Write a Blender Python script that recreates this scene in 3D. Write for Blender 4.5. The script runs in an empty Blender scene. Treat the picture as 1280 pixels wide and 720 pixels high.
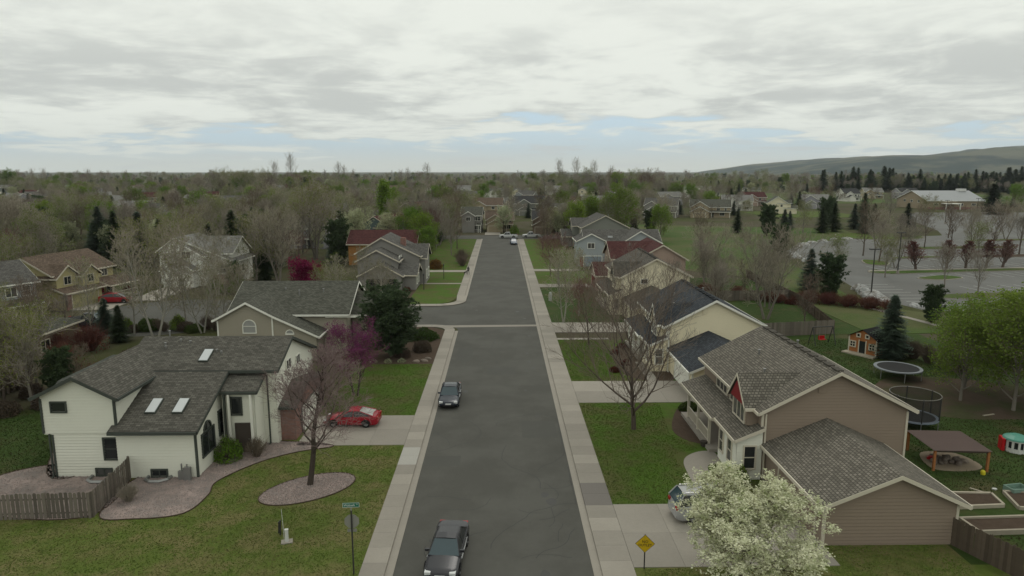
import bpy, math, random
import numpy as np
from mathutils import Vector, Matrix
R = math.radians
scene = bpy.context.scene
C = scene.collection

# ------------------------------------------------------------------ camera
cam_d = bpy.data.cameras.new('camera'); cam = bpy.data.objects.new('camera', cam_d); C.objects.link(cam)
cam.location = (0, 0, 20.1); cam.rotation_euler = (R(80.287), 0, R(-0.927))
cam_d.sensor_width = 36; cam_d.lens = 36 * 853 / 1280; cam_d.clip_end = 60000; cam_d.clip_start = .5
scene.camera = cam

# ------------------------------------------------------------------ world, sun, exposure
SUN_EL, SUN_AZ = R(52), R(14)          # azimuth clockwise from +Y (the way the camera looks)
world = bpy.data.worlds.new('World'); scene.world = world; world.use_nodes = True
def world_nodes():
    nt = world.node_tree; nt.nodes.clear(); L = nt.links
    def n(t, **k):
        o = nt.nodes.new(t)
        for a, b in k.items(): setattr(o, a, b)
        return o
    def val(x, sock):
        if isinstance(x, (int, float)): sock.default_value = x
        elif isinstance(x, tuple): sock.default_value = x
        else: L.new(x, sock)
    def m(op, a, b=0., c=0., clamp=False):
        o = n('ShaderNodeMath', operation=op, use_clamp=clamp)
        val(a, o.inputs[0]); val(b, o.inputs[1]); val(c, o.inputs[2]); return o.outputs[0]
    def ss(x, lo, hi):
        o = n('ShaderNodeMapRange', interpolation_type='SMOOTHSTEP'); val(x, o.inputs['Value'])
        val(lo, o.inputs['From Min']); val(hi, o.inputs['From Max']); return o.outputs['Result']
    def mix(f, a, b):
        o = n('ShaderNodeMix', data_type='RGBA'); val(f, o.inputs[0]); val(a, o.inputs[6]); val(b, o.inputs[7]); return o.outputs[2]
    def noise(vec, scale, detail=6, rough=.55, dist=0.):
        o = n('ShaderNodeTexNoise'); L.new(vec, o.inputs['Vector']); o.inputs['Scale'].default_value = scale
        o.inputs['Detail'].default_value = detail; o.inputs['Roughness'].default_value = rough; o.inputs['Distortion'].default_value = dist
        return o.outputs['Fac']
    tc = n('ShaderNodeTexCoord'); sp = n('ShaderNodeSeparateXYZ'); L.new(tc.outputs['Generated'], sp.inputs[0])
    x, y, z = sp.outputs
    el = m('ARCSINE', m('MAXIMUM', z, 0.0))                        # elevation
    h = m('ADD', m('MAXIMUM', z, 0.0), .1)                        # flat cloud deck seen in perspective
    cb = n('ShaderNodeCombineXYZ'); L.new(m('DIVIDE', m('MULTIPLY', x, -1.), h), cb.inputs[0]); L.new(m('DIVIDE', y, h), cb.inputs[1])
    P = cb.outputs[0]
    big = noise(P, .42, 4, .5, .6); mid = noise(P, 1.5, 9, .6, .5); fine = noise(P, 5., 6, .6)
    # grey undersides gather in a belt; high up the deck is a brighter, more even veil
    tex = m('ADD', m('ADD', m('MULTIPLY', big, .55), m('MULTIPLY', mid, .45)), m('MULTIPLY', m('SUBTRACT', fine, .5), .16))
    shade = ss(tex, .4, .56)
    veil = m('MULTIPLY', ss(el, R(6.5), R(13.)), .6)
    shade = m('ADD', shade, m('MULTIPLY', m('SUBTRACT', 1., shade), veil))
    cloud = mix(shade, (5.95, 6.2, 5.9, 1), (8.7, 9.0, 8.3, 1))
    # blue gap below the far edge of the deck
    edge = m('ADD', el, m('MULTIPLY', m('SUBTRACT', m('ADD', m('MULTIPLY', big, .55), m('MULTIPLY', mid, .45)), .5), R(17)))
    mp = n('ShaderNodeMapping'); L.new(tc.outputs['Generated'], mp.inputs[0]); mp.inputs['Location'].default_value = (1.7, .4, .2); mp.inputs['Scale'].default_value = (-1, 1, 1)
    wide = noise(mp.outputs[0], 1.9, 2, .5)
    edge = m('ADD', edge, m('MULTIPLY', m('SUBTRACT', wide, .44), R(13)))
    cover = ss(edge, R(1.9), R(3.3))
    sky = n('ShaderNodeTexSky', sky_type='NISHITA', sun_disc=False, sun_elevation=SUN_EL, sun_rotation=SUN_AZ, air_density=1., dust_density=.6, ozone_density=1.5)
    blue = mix(.75, sky.outputs[0], (5.3, 7.0, 8.4, 1))
    low = m('SUBTRACT', 1., ss(el, R(.2), R(2.3)))
    blue = mix(m('MULTIPLY', low, .92), blue, (7.2, 7.4, 6.7, 1))
    # small stray clouds drifting in the gap
    stray = m('MULTIPLY', ss(noise(P, .9, 6, .6, .2), .53, .63), .6)
    blue = mix(stray, blue, (6.5, 6.75, 6.6, 1))
    col = mix(cover, blue, cloud)
    bg = n('ShaderNodeBackground'); L.new(col, bg.inputs[0]); bg.inputs[1].default_value = .1
    out = n('ShaderNodeOutputWorld'); L.new(bg.outputs[0], out.inputs[0])
world_nodes()
sun_d = bpy.data.lights.new('sun', 'SUN'); sun_d.energy = .6; sun_d.angle = R(22); sun_d.color = (1, .96, .9)
sun = bpy.data.objects.new('sun', sun_d); C.objects.link(sun); sun.location = (0, 0, 60)
sun.rotation_euler = (R(90) - SUN_EL, 0, math.pi - SUN_AZ)
vs = scene.view_settings; vs.view_transform = 'Standard'; vs.look = 'None'; vs.exposure = 0; vs.gamma = 1; vs.use_curve_mapping = False
scene.cycles.max_bounces = 6; scene.cycles.diffuse_bounces = 3; scene.cycles.glossy_bounces = 2; scene.cycles.transmission_bounces = 3
scene.cycles.volume_bounces = 1; scene.cycles.transparent_max_bounces = 6; scene.cycles.use_denoising = True
scene.cycles.sample_clamp_indirect = 3

# ------------------------------------------------------------------ materials
MATS = {}
def mat(name, col, rough=.85, var=.18, scale=1.5, bump=0., bscale=30., spec=.25, metal=0., rnd=0., kind=None, col2=None, mixr=(.42, .6), mscale=.5, world_co=False, rnd_hue=0., **kw):
    """procedural material: base colour with two scales of noise, optional second colour in patches, bump, per-object variation"""
    if name in MATS: return MATS[name]
    M = bpy.data.materials.new(name); M.use_nodes = True; MATS[name] = M
    nt = M.node_tree; L = nt.links; b = nt.nodes['Principled BSDF']
    def n(t, **k):
        o = nt.nodes.new(t)
        for a, c in k.items(): setattr(o, a, c)
        return o
    def mixc(f, a, c, bt='MIX'):
        o = n('ShaderNodeMix', data_type='RGBA', blend_type=bt)
        for s, v in ((0, f), (6, a), (7, c)):
            if isinstance(v, (int, float, tuple)): o.inputs[s].default_value = v
            else: L.new(v, o.inputs[s])
        return o.outputs[2]
    def m(op, a, c=0.):
        o = n('ShaderNodeMath', operation=op)
        for i, v in enumerate((a, c)):
            if isinstance(v, (int, float)): o.inputs[i].default_value = v
            else: L.new(v, o.inputs[i])
        return o.outputs[0]
    co = n('ShaderNodeNewGeometry').outputs['Position'] if world_co else n('ShaderNodeTexCoord').outputs['Object']
    def noise(s, d=5, r=.6):
        o = n('ShaderNodeTexNoise'); L.new(co, o.inputs['Vector']); o.inputs['Scale'].default_value = s; o.inputs['Detail'].default_value = d; o.inputs['Roughness'].default_value = r
        return o.outputs['Fac']
    c4 = tuple(col) + (1,)
    base = c4
    if col2 is not None:
        mr = n('ShaderNodeMapRange'); L.new(noise(mscale, 6, .62), mr.inputs[0]); mr.inputs[1].default_value = mixr[0]; mr.inputs[2].default_value = mixr[1]
        base = mixc(mr.outputs[0], c4, tuple(col2) + (1,))
    hgt = None
    if kind == 'shingle':
        uv = n('ShaderNodeUVMap').outputs[0]
        br = n('ShaderNodeTexBrick'); L.new(uv, br.inputs['Vector']); br.inputs['Scale'].default_value = 1
        br.inputs['Brick Width'].default_value = kw.get('bw', .33); br.inputs['Row Height'].default_value = kw.get('bh', .17); br.inputs['Mortar Size'].default_value = kw.get('ms', .014)
        br.inputs['Color1'].default_value = tuple(x * .72 for x in col) + (1,); br.inputs['Color2'].default_value = tuple(x * 1.32 for x in col) + (1,)
        br.inputs['Mortar'].default_value = tuple(x * .42 for x in col) + (1,); br.inputs['Bias'].default_value = -.1
        base = br.outputs['Color']
        hgt = m('MULTIPLY', br.outputs['Fac'], -1.)
    elif kind == 'brick':
        uvm = n('ShaderNodeMapping'); uvm.inputs['Rotation'].default_value = (R(90), 0, 0); L.new(co, uvm.inputs[0])
        br = n('ShaderNodeTexBrick'); L.new(uvm.outputs[0], br.inputs['Vector']); br.inputs['Scale'].default_value = 1
        br.inputs['Brick Width'].default_value = .22; br.inputs['Row Height'].default_value = .075; br.inputs['Mortar Size'].default_value = .01
        br.inputs['Color1'].default_value = tuple(x * .75 for x in col) + (1,); br.inputs['Color2'].default_value = tuple(x * 1.2 for x in col) + (1,)
        br.inputs['Mortar'].default_value = (.3, .28, .25, 1); base = br.outputs['Color']; hgt = m('MULTIPLY', br.outputs['Fac'], -1.)
    elif kind == 'siding':
        s = n('ShaderNodeSeparateXYZ'); L.new(co, s.inputs[0])
        hgt = m('MULTIPLY', m('FRACT', m('DIVIDE', s.outputs[2], kw.get('lap', .2))), -1.)
    f = m('ADD', m('MULTIPLY', noise(scale), .6), m('MULTIPLY', noise(scale * 11, 3), .4))
    g = m('ADD', 1. - var * 1.6, m('MULTIPLY', f, var * 3.2))
    if rnd:
        oi = n('ShaderNodeObjectInfo').outputs['Random']
        g = m('MULTIPLY', g, m('ADD', 1. - rnd, m('MULTIPLY', oi, 2 * rnd)))
    cb = n('ShaderNodeCombineXYZ'); [L.new(g, cb.inputs[i]) for i in range(3)]
    colr = mixc(1., base, cb.outputs[0], 'MULTIPLY')
    if rnd_hue:
        oi2 = n('ShaderNodeObjectInfo').outputs['Random']
        wn = n('ShaderNodeTexWhiteNoise', noise_dimensions='1D'); L.new(oi2, wn.inputs['W'])
        hs = n('ShaderNodeHueSaturation'); L.new(colr, hs.inputs['Color']); L.new(m('ADD', .5 - rnd_hue, m('MULTIPLY', wn.outputs['Value'], 2 * rnd_hue)), hs.inputs['Hue']); colr = hs.outputs['Color']
    L.new(colr, b.inputs['Base Color'])
    b.inputs['Roughness'].default_value = rough; b.inputs['Metallic'].default_value = metal; b.inputs['Specular IOR Level'].default_value = spec
    if kw.get('coat'): b.inputs['Coat Weight'].default_value = kw['coat']; b.inputs['Coat Roughness'].default_value = .05
    if kw.get('trans'):
        tr = n('ShaderNodeBsdfTranslucent'); L.new(colr, tr.inputs[0]); ms = n('ShaderNodeMixShader'); ms.inputs[0].default_value = kw['trans']
        L.new(b.outputs[0], ms.inputs[1]); L.new(tr.outputs[0], ms.inputs[2]); L.new(ms.outputs[0], nt.nodes['Material Output'].inputs['Surface'])
    if bump or hgt is not None:
        bp = n('ShaderNodeBump'); bp.inputs['Strength'].default_value = kw.get('bst', 1. if hgt is None else .8); bp.inputs['Distance'].default_value = bump or .02
        L.new(hgt if hgt is not None else noise(bscale, 4, .65), bp.inputs['Height']); L.new(bp.outputs[0], b.inputs['Normal'])
    return M
def siding(name, col, **k): return mat(name, col, rough=.7, var=.05, scale=.7, kind='siding', bump=.022, **k)
def shingle(name, col, **k): return mat(name, col, rough=.95, var=.16, scale=.5, kind='shingle', bump=.02, spec=.12, **k)

asphalt = mat('asphalt', (.08, .078, .068), .92, .09, .4, bump=.008, bscale=60, spec=.2, col2=(.094, .092, .081), mscale=.2, world_co=True)
asphalt_lot = mat('asphalt_lot', (.135, .133, .125), .95, .09, .15, spec=.15, col2=(.16, .16, .152), mscale=.06, world_co=True)
crack_m = mat('crack_sealer', (.045, .045, .042), .7)
patch_m = mat('asphalt_patch', (.08, .079, .07), .9, .1, .8, bump=.006, bscale=60, spec=.2, world_co=True)
oil_m = mat('oil_stain', (.05, .049, .045), .6, .2, 3., spec=.3, world_co=True)
concrete = mat('concrete', (.285, .26, .222), .9, .13, .5, bump=.004, bscale=50, spec=.2, rnd=.13, world_co=True)
concrete_new = mat('concrete_new', (.37, .355, .32), .9, .07, .6, bump=.004, bscale=50, spec=.2)
concrete_dark = mat('concrete_dark', (.17, .155, .14), .9, .07, .6, bump=.004, bscale=50, spec=.2)
joint_m = mat('joint', (.17, .155, .13), .95)
grass_a = mat('grass_dull', (.095, .128, .027), .95, .34, 2.2, bump=.04, bscale=30, spec=.1, col2=(.15, .138, .055), mscale=.5, world_co=True)
grass_b = mat('grass_green', (.066, .115, .017), .95, .32, 2.4, bump=.03, bscale=45, spec=.1, col2=(.09, .095, .032), mscale=.35, world_co=True)
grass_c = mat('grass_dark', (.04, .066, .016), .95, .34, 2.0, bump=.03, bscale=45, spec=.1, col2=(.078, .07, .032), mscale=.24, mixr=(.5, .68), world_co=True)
grass_f = mat('grass_field', (.058, .098, .022), .95, .24, .9, bump=.03, bscale=30, spec=.1, col2=(.095, .1, .042), mscale=.05, world_co=True)
ground_m = mat('ground_litter', (.085, .075, .05), 1., .25, .3, bump=.05, bscale=12, spec=.05, col2=(.062, .07, .027), mscale=.045, world_co=True)
mulch = mat('mulch', (.085, .062, .046), 1., .3, 2.5, bump=.04, bscale=40, spec=.05, world_co=True)
dirt_m = mat('bare_dirt', (.085, .062, .046), 1., .25, 1., bump=.04, bscale=25, spec=.05, col2=(.06, .062, .03), mscale=.3, world_co=True)
gravel_m = mat('gravel', (.32, .255, .23), .95, .25, 2., bump=.03, bscale=25, spec=.1, col2=(.21, .18, .165), mscale=.7, world_co=True)
stone_m = mat('gravel_stone', (.33, .26, .235), .9, .3, 9., spec=.1, world_co=True, col2=(.24, .205, .19), mscale=6.)
white_trim = mat('white_trim', (.8, .79, .71), .6, .05, .8)
trim_cream = mat('cream_trim', (.58, .53, .43), .6, .05, .8)
dark_trim = mat('dark_green_trim', (.06, .068, .058), .6, .08, 1.)
glass_m = mat('window_glass', (.022, .025, .026), .08, .2, .8, spec=.5)
glass_car = mat('car_glass', (.035, .06, .07), .05, .05, 1., spec=.6)
curtain_m = mat('curtained_glass', (.085, .085, .08), .12, .3, 1.5, spec=.5)
blind_glare_m = mat('blind_and_glare', (.32, .32, .3), .5, .08, .6, spec=.5)  # blinds on houses; also glare painted on the coupe's rear window
sky_glass = mat('skylight_glass', (.5, .52, .52), .15, .05, 1., spec=.6)
metal_grey = mat('galvanised_metal', (.28, .28, .27), .45, .1, 3., metal=.6, spec=.5)
dark_metal = mat('dark_metal', (.035, .034, .032), .5, .1, 3., spec=.4)
white_metal = mat('white_metal', (.6, .6, .57), .4, .05, 3., spec=.4)
wood_grey = mat('weathered_wood', (.155, .135, .112), .9, .22, 3., rnd=.28, spec=.1)
wood_brown = mat('brown_wood', (.105, .082, .062), .9, .22, 3., rnd=.2, spec=.1)
wood_cedar = mat('cedar_wood', (.34, .14, .052), .8, .2, 2., spec=.15, kind='siding', bump=.012)
wood_pale = mat('pale_wood', (.36, .32, .25), .85, .15, 3., rnd=.15, spec=.1)
black_rubber = mat('black_rubber', (.018, .018, .018), .8, .1, 5., spec=.2)
snow_m = mat('old_snow', (.4, .4, .39), .9, .25, 1.6, bump=.2, bscale=4, spec=.2, col2=(.24, .225, .2), mscale=.8, mixr=(.46, .62))

# ------------------------------------------------------------------ mesh helpers
class MB:
    """collects faces for ONE mesh object"""
    def __init__(s): s.v, s.f, s.uv, s.mi = [], [], [], []
    def face(s, pts, uv=None, mi=0):
        i = len(s.v); s.v += [tuple(p) for p in pts]; s.f.append(tuple(range(i, i + len(pts)))); s.uv.append(uv); s.mi.append(mi)
    def box(s, x0, x1, y0, y1, z0, z1, mi=0):
        p = [(x0, y0, z0), (x1, y0, z0), (x1, y1, z0), (x0, y1, z0), (x0, y0, z1), (x1, y0, z1), (x1, y1, z1), (x0, y1, z1)]
        i = len(s.v); s.v += p
        for q in ((0, 3, 2, 1), (4, 5, 6, 7), (0, 1, 5, 4), (1, 2, 6, 5), (2, 3, 7, 6), (3, 0, 4, 7)):
            s.f.append(tuple(i + k for k in q)); s.uv.append(None); s.mi.append(mi)
    def prism(s, poly, z0, z1, mi=0):
        """vertical prism over a counter-clockwise xy polygon"""
        n = len(poly); i = len(s.v); s.v += [(x, y, z0) for x, y in poly] + [(x, y, z1) for x, y in poly]
        s.f.append(tuple(i + n + k for k in range(n))); s.f.append(tuple(i + n - 1 - k for k in range(n)))
        for k in range(n): s.f.append((i + k, i + (k + 1) % n, i + n + (k + 1) % n, i + n + k))
        s.uv += [None] * (n + 2); s.mi += [mi] * (n + 2)
    def tube(s, pts, rad, n=6, mi=0, cap=True):
        pts = [Vector(p) for p in pts]; rad = rad if hasattr(rad, '__len__') else [rad] * len(pts); i = len(s.v)
        for k, p in enumerate(pts):
            d = (pts[min(k + 1, len(pts) - 1)] - pts[max(k - 1, 0)]).normalized()
            a = d.cross(Vector((0, 0, 1)) if abs(d.z) < .9 else Vector((1, 0, 0))).normalized(); b = d.cross(a)
            for j in range(n):
                t = 2 * math.pi * j / n; s.v.append(tuple(p + (a * math.cos(t) + b * math.sin(t)) * rad[k]))
        for k in range(len(pts) - 1):
            for j in range(n):
                s.f.append((i + k * n + j, i + k * n + (j + 1) % n, i + (k + 1) * n + (j + 1) % n, i + (k + 1) * n + j)); s.uv.append(None); s.mi.append(mi)
        if cap:
            e = i + (len(pts) - 1) * n
            s.f.append(tuple(e + j for j in range(n))); s.f.append(tuple(i + n - 1 - j for j in range(n))); s.uv += [None] * 2; s.mi += [mi] * 2
    def mesh(s, name, mats, smooth=False):
        me = bpy.data.meshes.new(name); me.from_pydata(s.v, [], s.f)
        for m_ in (mats if isinstance(mats, (list, tuple)) else [mats]): me.materials.append(m_)
        if any(u is not None for u in s.uv):
            ul = me.uv_layers.new(name='UVMap'); k = 0
            for f, u in zip(s.f, s.uv):
                for j in range(len(f)): ul.data[k].uv = u[j] if u is not None else (0, 0); k += 1
        if any(s.mi): me.polygons.foreach_set('material_index', s.mi)
        if smooth: me.polygons.foreach_set('use_smooth', [True] * len(s.f))
        me.update(); return me
    def build(s, name, mats, parent=None, loc=(0, 0, 0), rz=0, smooth=False):
        return link(name, s.mesh(name, mats, smooth), parent, loc, rz)
def link(name, me, parent=None, loc=(0, 0, 0), rz=0):
    o = bpy.data.objects.new(name, me); C.objects.link(o); o.location = loc; o.rotation_euler = (0, 0, rz)
    if parent: o.parent = parent
    return o
def empty(name, loc=(0, 0, 0), rz=0): 
    o = link(name, None, None, loc, rz); o.empty_display_size = .3; return o
def tag(o, label, cat, group=None):
    o['label'] = label; o['category'] = cat
    if group: o['group'] = group
    return o
def struct(o, kind='structure', label=None):
    o['kind'] = kind
    if label: o['label'] = label
    return o
def sheet(name, poly, z, m_, z0=None, parent=None):
    mb = MB()
    if z0 is None: mb.face([(x, y, z) for x, y in poly])
    else: mb.prism(poly, z0, z)
    o = mb.build(name, m_, parent)
    if parent is None: struct(o)
    return o
def rect(x0, x1, y0, y1): return [(x0, y0), (x1, y0), (x1, y1), (x0, y1)]
def arc(cx, cy, r, a0, a1, n=10): return [(cx + r * math.cos(R(a0 + (a1 - a0) * k / n)), cy + r * math.sin(R(a0 + (a1 - a0) * k / n))) for k in range(n + 1)]
def blob(poly, n=6):
    """smooth closed Catmull-Rom outline"""
    out = []; N = len(poly)
    for i in range(N):
        p0, p1, p2, p3 = [np.array(poly[(i + k - 1) % N], float) for k in range(4)]
        for k in range(n):
            t = k / n; out.append(tuple(.5 * ((2 * p1) + (-p0 + p2) * t + (2 * p0 - 5 * p1 + 4 * p2 - p3) * t * t + (-p0 + 3 * p1 - 3 * p2 + p3) * t ** 3)))
    return out
def inside_np(q, poly):
    x, y = q[:, 0], q[:, 1]; c = np.zeros(len(q), bool); P = np.asarray(poly, float); Q = np.roll(P, 1, axis=0)
    for (xi, yi), (xj, yj) in zip(P, Q):
        if yi != yj: c ^= ((yi > y) != (yj > y)) & (x < (xj - xi) * (y - yi) / (yj - yi) + xi)
    return c
def inside(x, y, poly):
    c = False; j = len(poly) - 1
    for i in range(len(poly)):
        xi, yi = poly[i]; xj, yj = poly[j]
        if (yi > y) != (yj > y) and x < (xj - xi) * (y - yi) / (yj - yi) + xi: c = not c
        j = i
    return c

# ================================================================== SETTING
# ground sheet to the horizon
def ground():
    mb = MB(); n = 48
    rr = [0, 60, 160, 400, 1200, 4000, 14000]
    ring = [[(r * math.cos(2 * math.pi * k / n), r * math.sin(2 * math.pi * k / n), 0) for k in range(n)] for r in rr[1:]]
    for k in range(n): mb.face([(0, 0, 0), ring[0][k], ring[0][(k + 1) % n]])
    for a, b in zip(ring, ring[1:]):
        for k in range(n): mb.face([a[k], b[k], b[(k + 1) % n], a[(k + 1) % n]])
    struct(mb.build('ground', ground_m))
ground()
XL, XR = -5.5, 4.65           # asphalt edges of the street
WL, WR = -7.2, 6.75           # outer edges of the walks
road_poly = ([(XR, -30), (XR, 205)] + [(95, 205), (95, 217), (-110, 217), (-110, 205), (XL, 205)] +
             [(XL, 105.2)] + [(x, y) for x, y in arc(XL - 4.2, 105.2, 4.2, 0, -90, 8)] + [(-36, 101)] + arc(-47, 95, 12.5, 40, 325, 26) + [(-36, 88.6)] + arc(XL - 3.6, 85, 3.6, 90, 0, 8) + [(XL, -30)])
sheet('road', road_poly, .008, asphalt)
sheet('concrete_pan', [(-8.8, 86.9), (4.9, 87.5), (4.9, 88.5), (-8.8, 88.2)], .014, concrete)
# hairline sealed cracks across the asphalt
def cracks():
    rnd = random.Random(4); mb = MB()
    def crack(x, y, a, L, w=.022):
        for k in range(int(L / .4)):
            nx, ny = x + .4 * math.cos(a), y + .4 * math.sin(a); nx = min(max(nx, XL + .1), XR - .1)
            px, py = -math.sin(a) * w, math.cos(a) * w
            mb.face([(x - px, y - py, .013), (nx - px, ny - py, .013), (nx + px, ny + py, .013), (x + px, y + py, .013)])
            x, y = nx, ny; a += rnd.uniform(-.4, .4)
    for x, y, a, L in ((-1, 30, .1, 5), (1.8, 33, 1.1, 4), (2.2, 37, .2, 2.5), (-4.6, 40, .05, 3), (2.5, 41, 1.6, 8), (-.6, 34, 1.5, 16), (-.4, 52, 1.6, 18), (-5.3, 47, 0, 10), (-5.3, 63, 0.05, 10), (-.5, 72, 1.55, 14), (-5.3, 78, 0, 9), (-.5, 95, 1.57, 30)):
        crack(x, y, a, L)
    for k in range(14): crack(rnd.uniform(-4.5, 3.5), rnd.uniform(29, 110), rnd.choice((0, 1.57)) + rnd.uniform(-.2, .2), rnd.uniform(2, 6), .016)
    for k in range(6): crack(2.6 + rnd.uniform(-.5, 1.2), 33 + 1.6 * k, rnd.uniform(0, 3.1), rnd.uniform(1.5, 4), .018)
    o = mb.build('road_crack', crack_m); struct(o)
    for x0, x1, y0, y1 in ((-5.4, -2.9, 44.5, 46.2), (1.6, 4.3, 49.5, 53), (-1.4, 1.4, 66, 68.4), (-4.9, -3.2, 71, 76.5), (2.2, 4.6, 95, 98.5), (-3.6, .2, 116, 119)): sheet('road_patch', rect(x0, x1, y0, y1), .0105, patch_m)
    for k in range(16):
        x, y, q = rnd.choice((-3.6, -2.9, 2.6, 3.1)) + rnd.uniform(-.4, .4), rnd.uniform(31, 100), rnd.uniform(.12, .35); sheet('oil_stain', blob([(x + q * rnd.uniform(.7, 1.2) * math.cos(t), y + q * 1.6 * rnd.uniform(.7, 1.2) * math.sin(t)) for t in (0, 1, 2, 3, 4, 5)], 3), .0118, oil_m)
cracks()
# gutters (concrete lips beside the asphalt) and the stepped walks, slab by slab
for nm, x0, x1, segs in (('gutter', XL - .42, XL, ((-30, 85), (105.2, 205))), ('gutter', XR, XR + .42, ((-30, 203),))):
    for a, b in segs: sheet(nm, rect(x0, x1, a, b), .03, concrete, 0)
rnd = random.Random(11)
SL = {}
def slab_mesh(w, l, m_, h=.13):
    k = (round(w, 2), round(l, 2), m_.name)
    if k not in SL:
        mb = MB(); g = .005; mb.box(g, w - g, g, l - g, -.02, h); SL[k] = mb.mesh('slab', m_)
    return SL[k]
def walk(name, x0, x1, y0, y1, step, odd={}):
    base = sheet(name, rect(x0 + .01, x1 - .01, y0, y1), .105, joint_m, 0)
    k = 0; y = y0
    while y < y1 - .01:
        l = min(step, y1 - y); link('slab', slab_mesh(x1 - x0, l, odd.get(k, concrete)), base, (x0, y, 0)); y += l; k += 1
    return base
walk('sidewalk', WL, XL - .42, 16, 85, 1.5, {19: concrete_new, 20: concrete_new})
walk('sidewalk', WL, XL - .42, 109.4, 203, 3.2)
walk('sidewalk', XR + .42, WR, 16, 112, 1.5, {15: concrete_dark, 16: concrete_dark})
walk('sidewalk', XR + .42, WR, 112, 203, 3.2)
# curved walks at the corner of the side street
def corner(pts_out, pts_in):
    base = None; mb = MB(); n = len(pts_out) - 1
    base = sheet('sidewalk', [p for p in pts_out] + [p for p in reversed(pts_in)], .1, joint_m, 0)
    for k in range(n):
        q = [pts_out[k], pts_out[k + 1], pts_in[k + 1], pts_in[k]]; c = (sum(p[0] for p in q) / 4, sum(p[1] for p in q) / 4)
        q = [(c[0] + (x - c[0]) * .988, c[1] + (y - c[1]) * .988) for x, y in q]
        mb = MB(); mb.prism(q, -.02, .13); mb.build('slab', concrete, base)
# far corner: the walk swings left into the side street
o1 = [(-26, 101)] + [(-22, 101), (-18, 101), (-14, 101)] + arc(XL - 4.2, 105.2, 4.2, -90, 0, 8) + [(XL, 109.4)]
i1 = [(-26, 102.4)] + [(-22, 102.4), (-18, 102.4), (-14, 102.4)] + arc(XL - 4.4, 105.4, 2.9, -90, 0, 8) + [(WL, 109.4)]
corner(i1[::-1], o1[::-1])
# near corner
o2 = [(XL - .42, 85)] + arc(XL - 3.6, 85, 3.2, 0, 90, 8)[1:] + [(-14, 88.2), (-20, 88.2), (-28, 88.2)]
i2 = [(WL, 85)] + arc(XL - 3.6, 85, 1.9, 0, 90, 8)[1:] + [(-14, 86.9), (-20, 86.9), (-28, 86.9)]
corner(o2, i2)
# driveways, panel by panel
def driveway(x0, x1, y0, y1, nx, ny, m_=concrete, z=.125, name='driveway'):
    base = sheet(name, rect(x0, x1, y0, y1), z - .03, joint_m, 0); w, l = (x1 - x0) / nx, (y1 - y0) / ny
    for i in range(nx):
        for j in range(ny): link('slab', slab_mesh(w, l, m_, z), base, (x0 + i * w, y0 + j * l, 0))
    return base
driveway(-15.2, WL - .01, 48, 54.2, 3, 2)
driveway(WR + .01, 17.4, 31.9, 38.6, 4, 2)
driveway(WR + .01, 17.3, 57.1, 63.3, 4, 2)
driveway(WR + .01, 17.3, 83.6, 89.2, 4, 2)
driveway(WR + .01, 19, 117.5, 121, 3, 1)
driveway(WR + .01, 16, 137, 140, 3, 1)
driveway(-25, -16.6, 102.45, 113.6, 2, 3)
driveway(-17, WL - .01, 136, 138.6, 3, 1)
driveway(-17, WL - .01, 121.3, 122.3, 4, 1, name='path')
driveway(-5.2, -.2, 217.1, 227, 1, 2)
driveway(-58.8, -53.6, 106, 118.3, 2, 3)
driveway(-63, -57.5, 98.6, 105, 2, 2)
driveway(WR + .01, 13, 79.8, 80.6, 4, 1, name='path')
# lawns (low prisms so that the walks step up from the road beside them)
def lawn(poly, m_, z=.1): return sheet('lawn', poly, z, m_, 0)
lawn([(-70, 10), (WL - .01, 10), (WL - .01, 47.99), (-14.9, 47.99), (-17, 61), (-29, 61), (-29, 40), (-70, 40)], grass_a, .1)
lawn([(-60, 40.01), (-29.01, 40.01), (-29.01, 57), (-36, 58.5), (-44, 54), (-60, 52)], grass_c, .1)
lawn(rect(-20, WL - .01, 54.21, 69.6), grass_b)
lawn([(-19.5, 69.61), (WL - .01, 69.61), (WL - .01, 84.9), (-9, 86.8), (-19.5, 86.8)], mulch, .105)
lawn([(WR + .01, 8), (60, 8), (60, 31.89), (24.2, 31.89), (24.2, 33.9), (17.41, 33.9), (17.41, 31.89), (WR + .01, 31.89)], grass_a)
lawn([(WR + .01, 38.61), (17.2, 38.61), (17.2, 57.09), (WR + .01, 57.09)], grass_b)
lawn([(WR + .01, 63.31), (17.2, 63.31), (17.2, 79.79), (WR + .01, 79.79)], grass_b)
lawn(rect(WR + .01, 17, 89.21, 117.4), grass_c); lawn(rect(WR + .01, 17, 121.1, 136.9), grass_b); lawn(rect(WR + .01, 17, 140.1, 203), grass_b)
lawn(rect(24.2, 52, 31.9, 82), grass_c)
lawn([(26, 82.1), (46, 82.1), (47, 128), (26, 128)], grass_c)
lawn([(-14.5, 102.45), (-9.8, 102.45), (-8, 104), (WL - .01, 107), (WL - .01, 121.2), (-14.5, 121.2)], grass_b)
lawn(rect(-17, WL - .01, 122.4, 135.9), grass_b); lawn(rect(-17, WL - .01, 138.7, 203), grass_b)
lawn([(46.2, 82.1), (70, 84), (57, 100), (57, 110), (60, 125), (64, 150), (69, 166), (86, 191), (112, 207), (120, 240), (40, 262), (30, 225), (36, 140), (47.2, 128)], grass_f, .06)
lawn(rect(150, 420, 430, 640), grass_f, .05); lawn(rect(120, 165, 300, 345), grass_b, .05)
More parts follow.
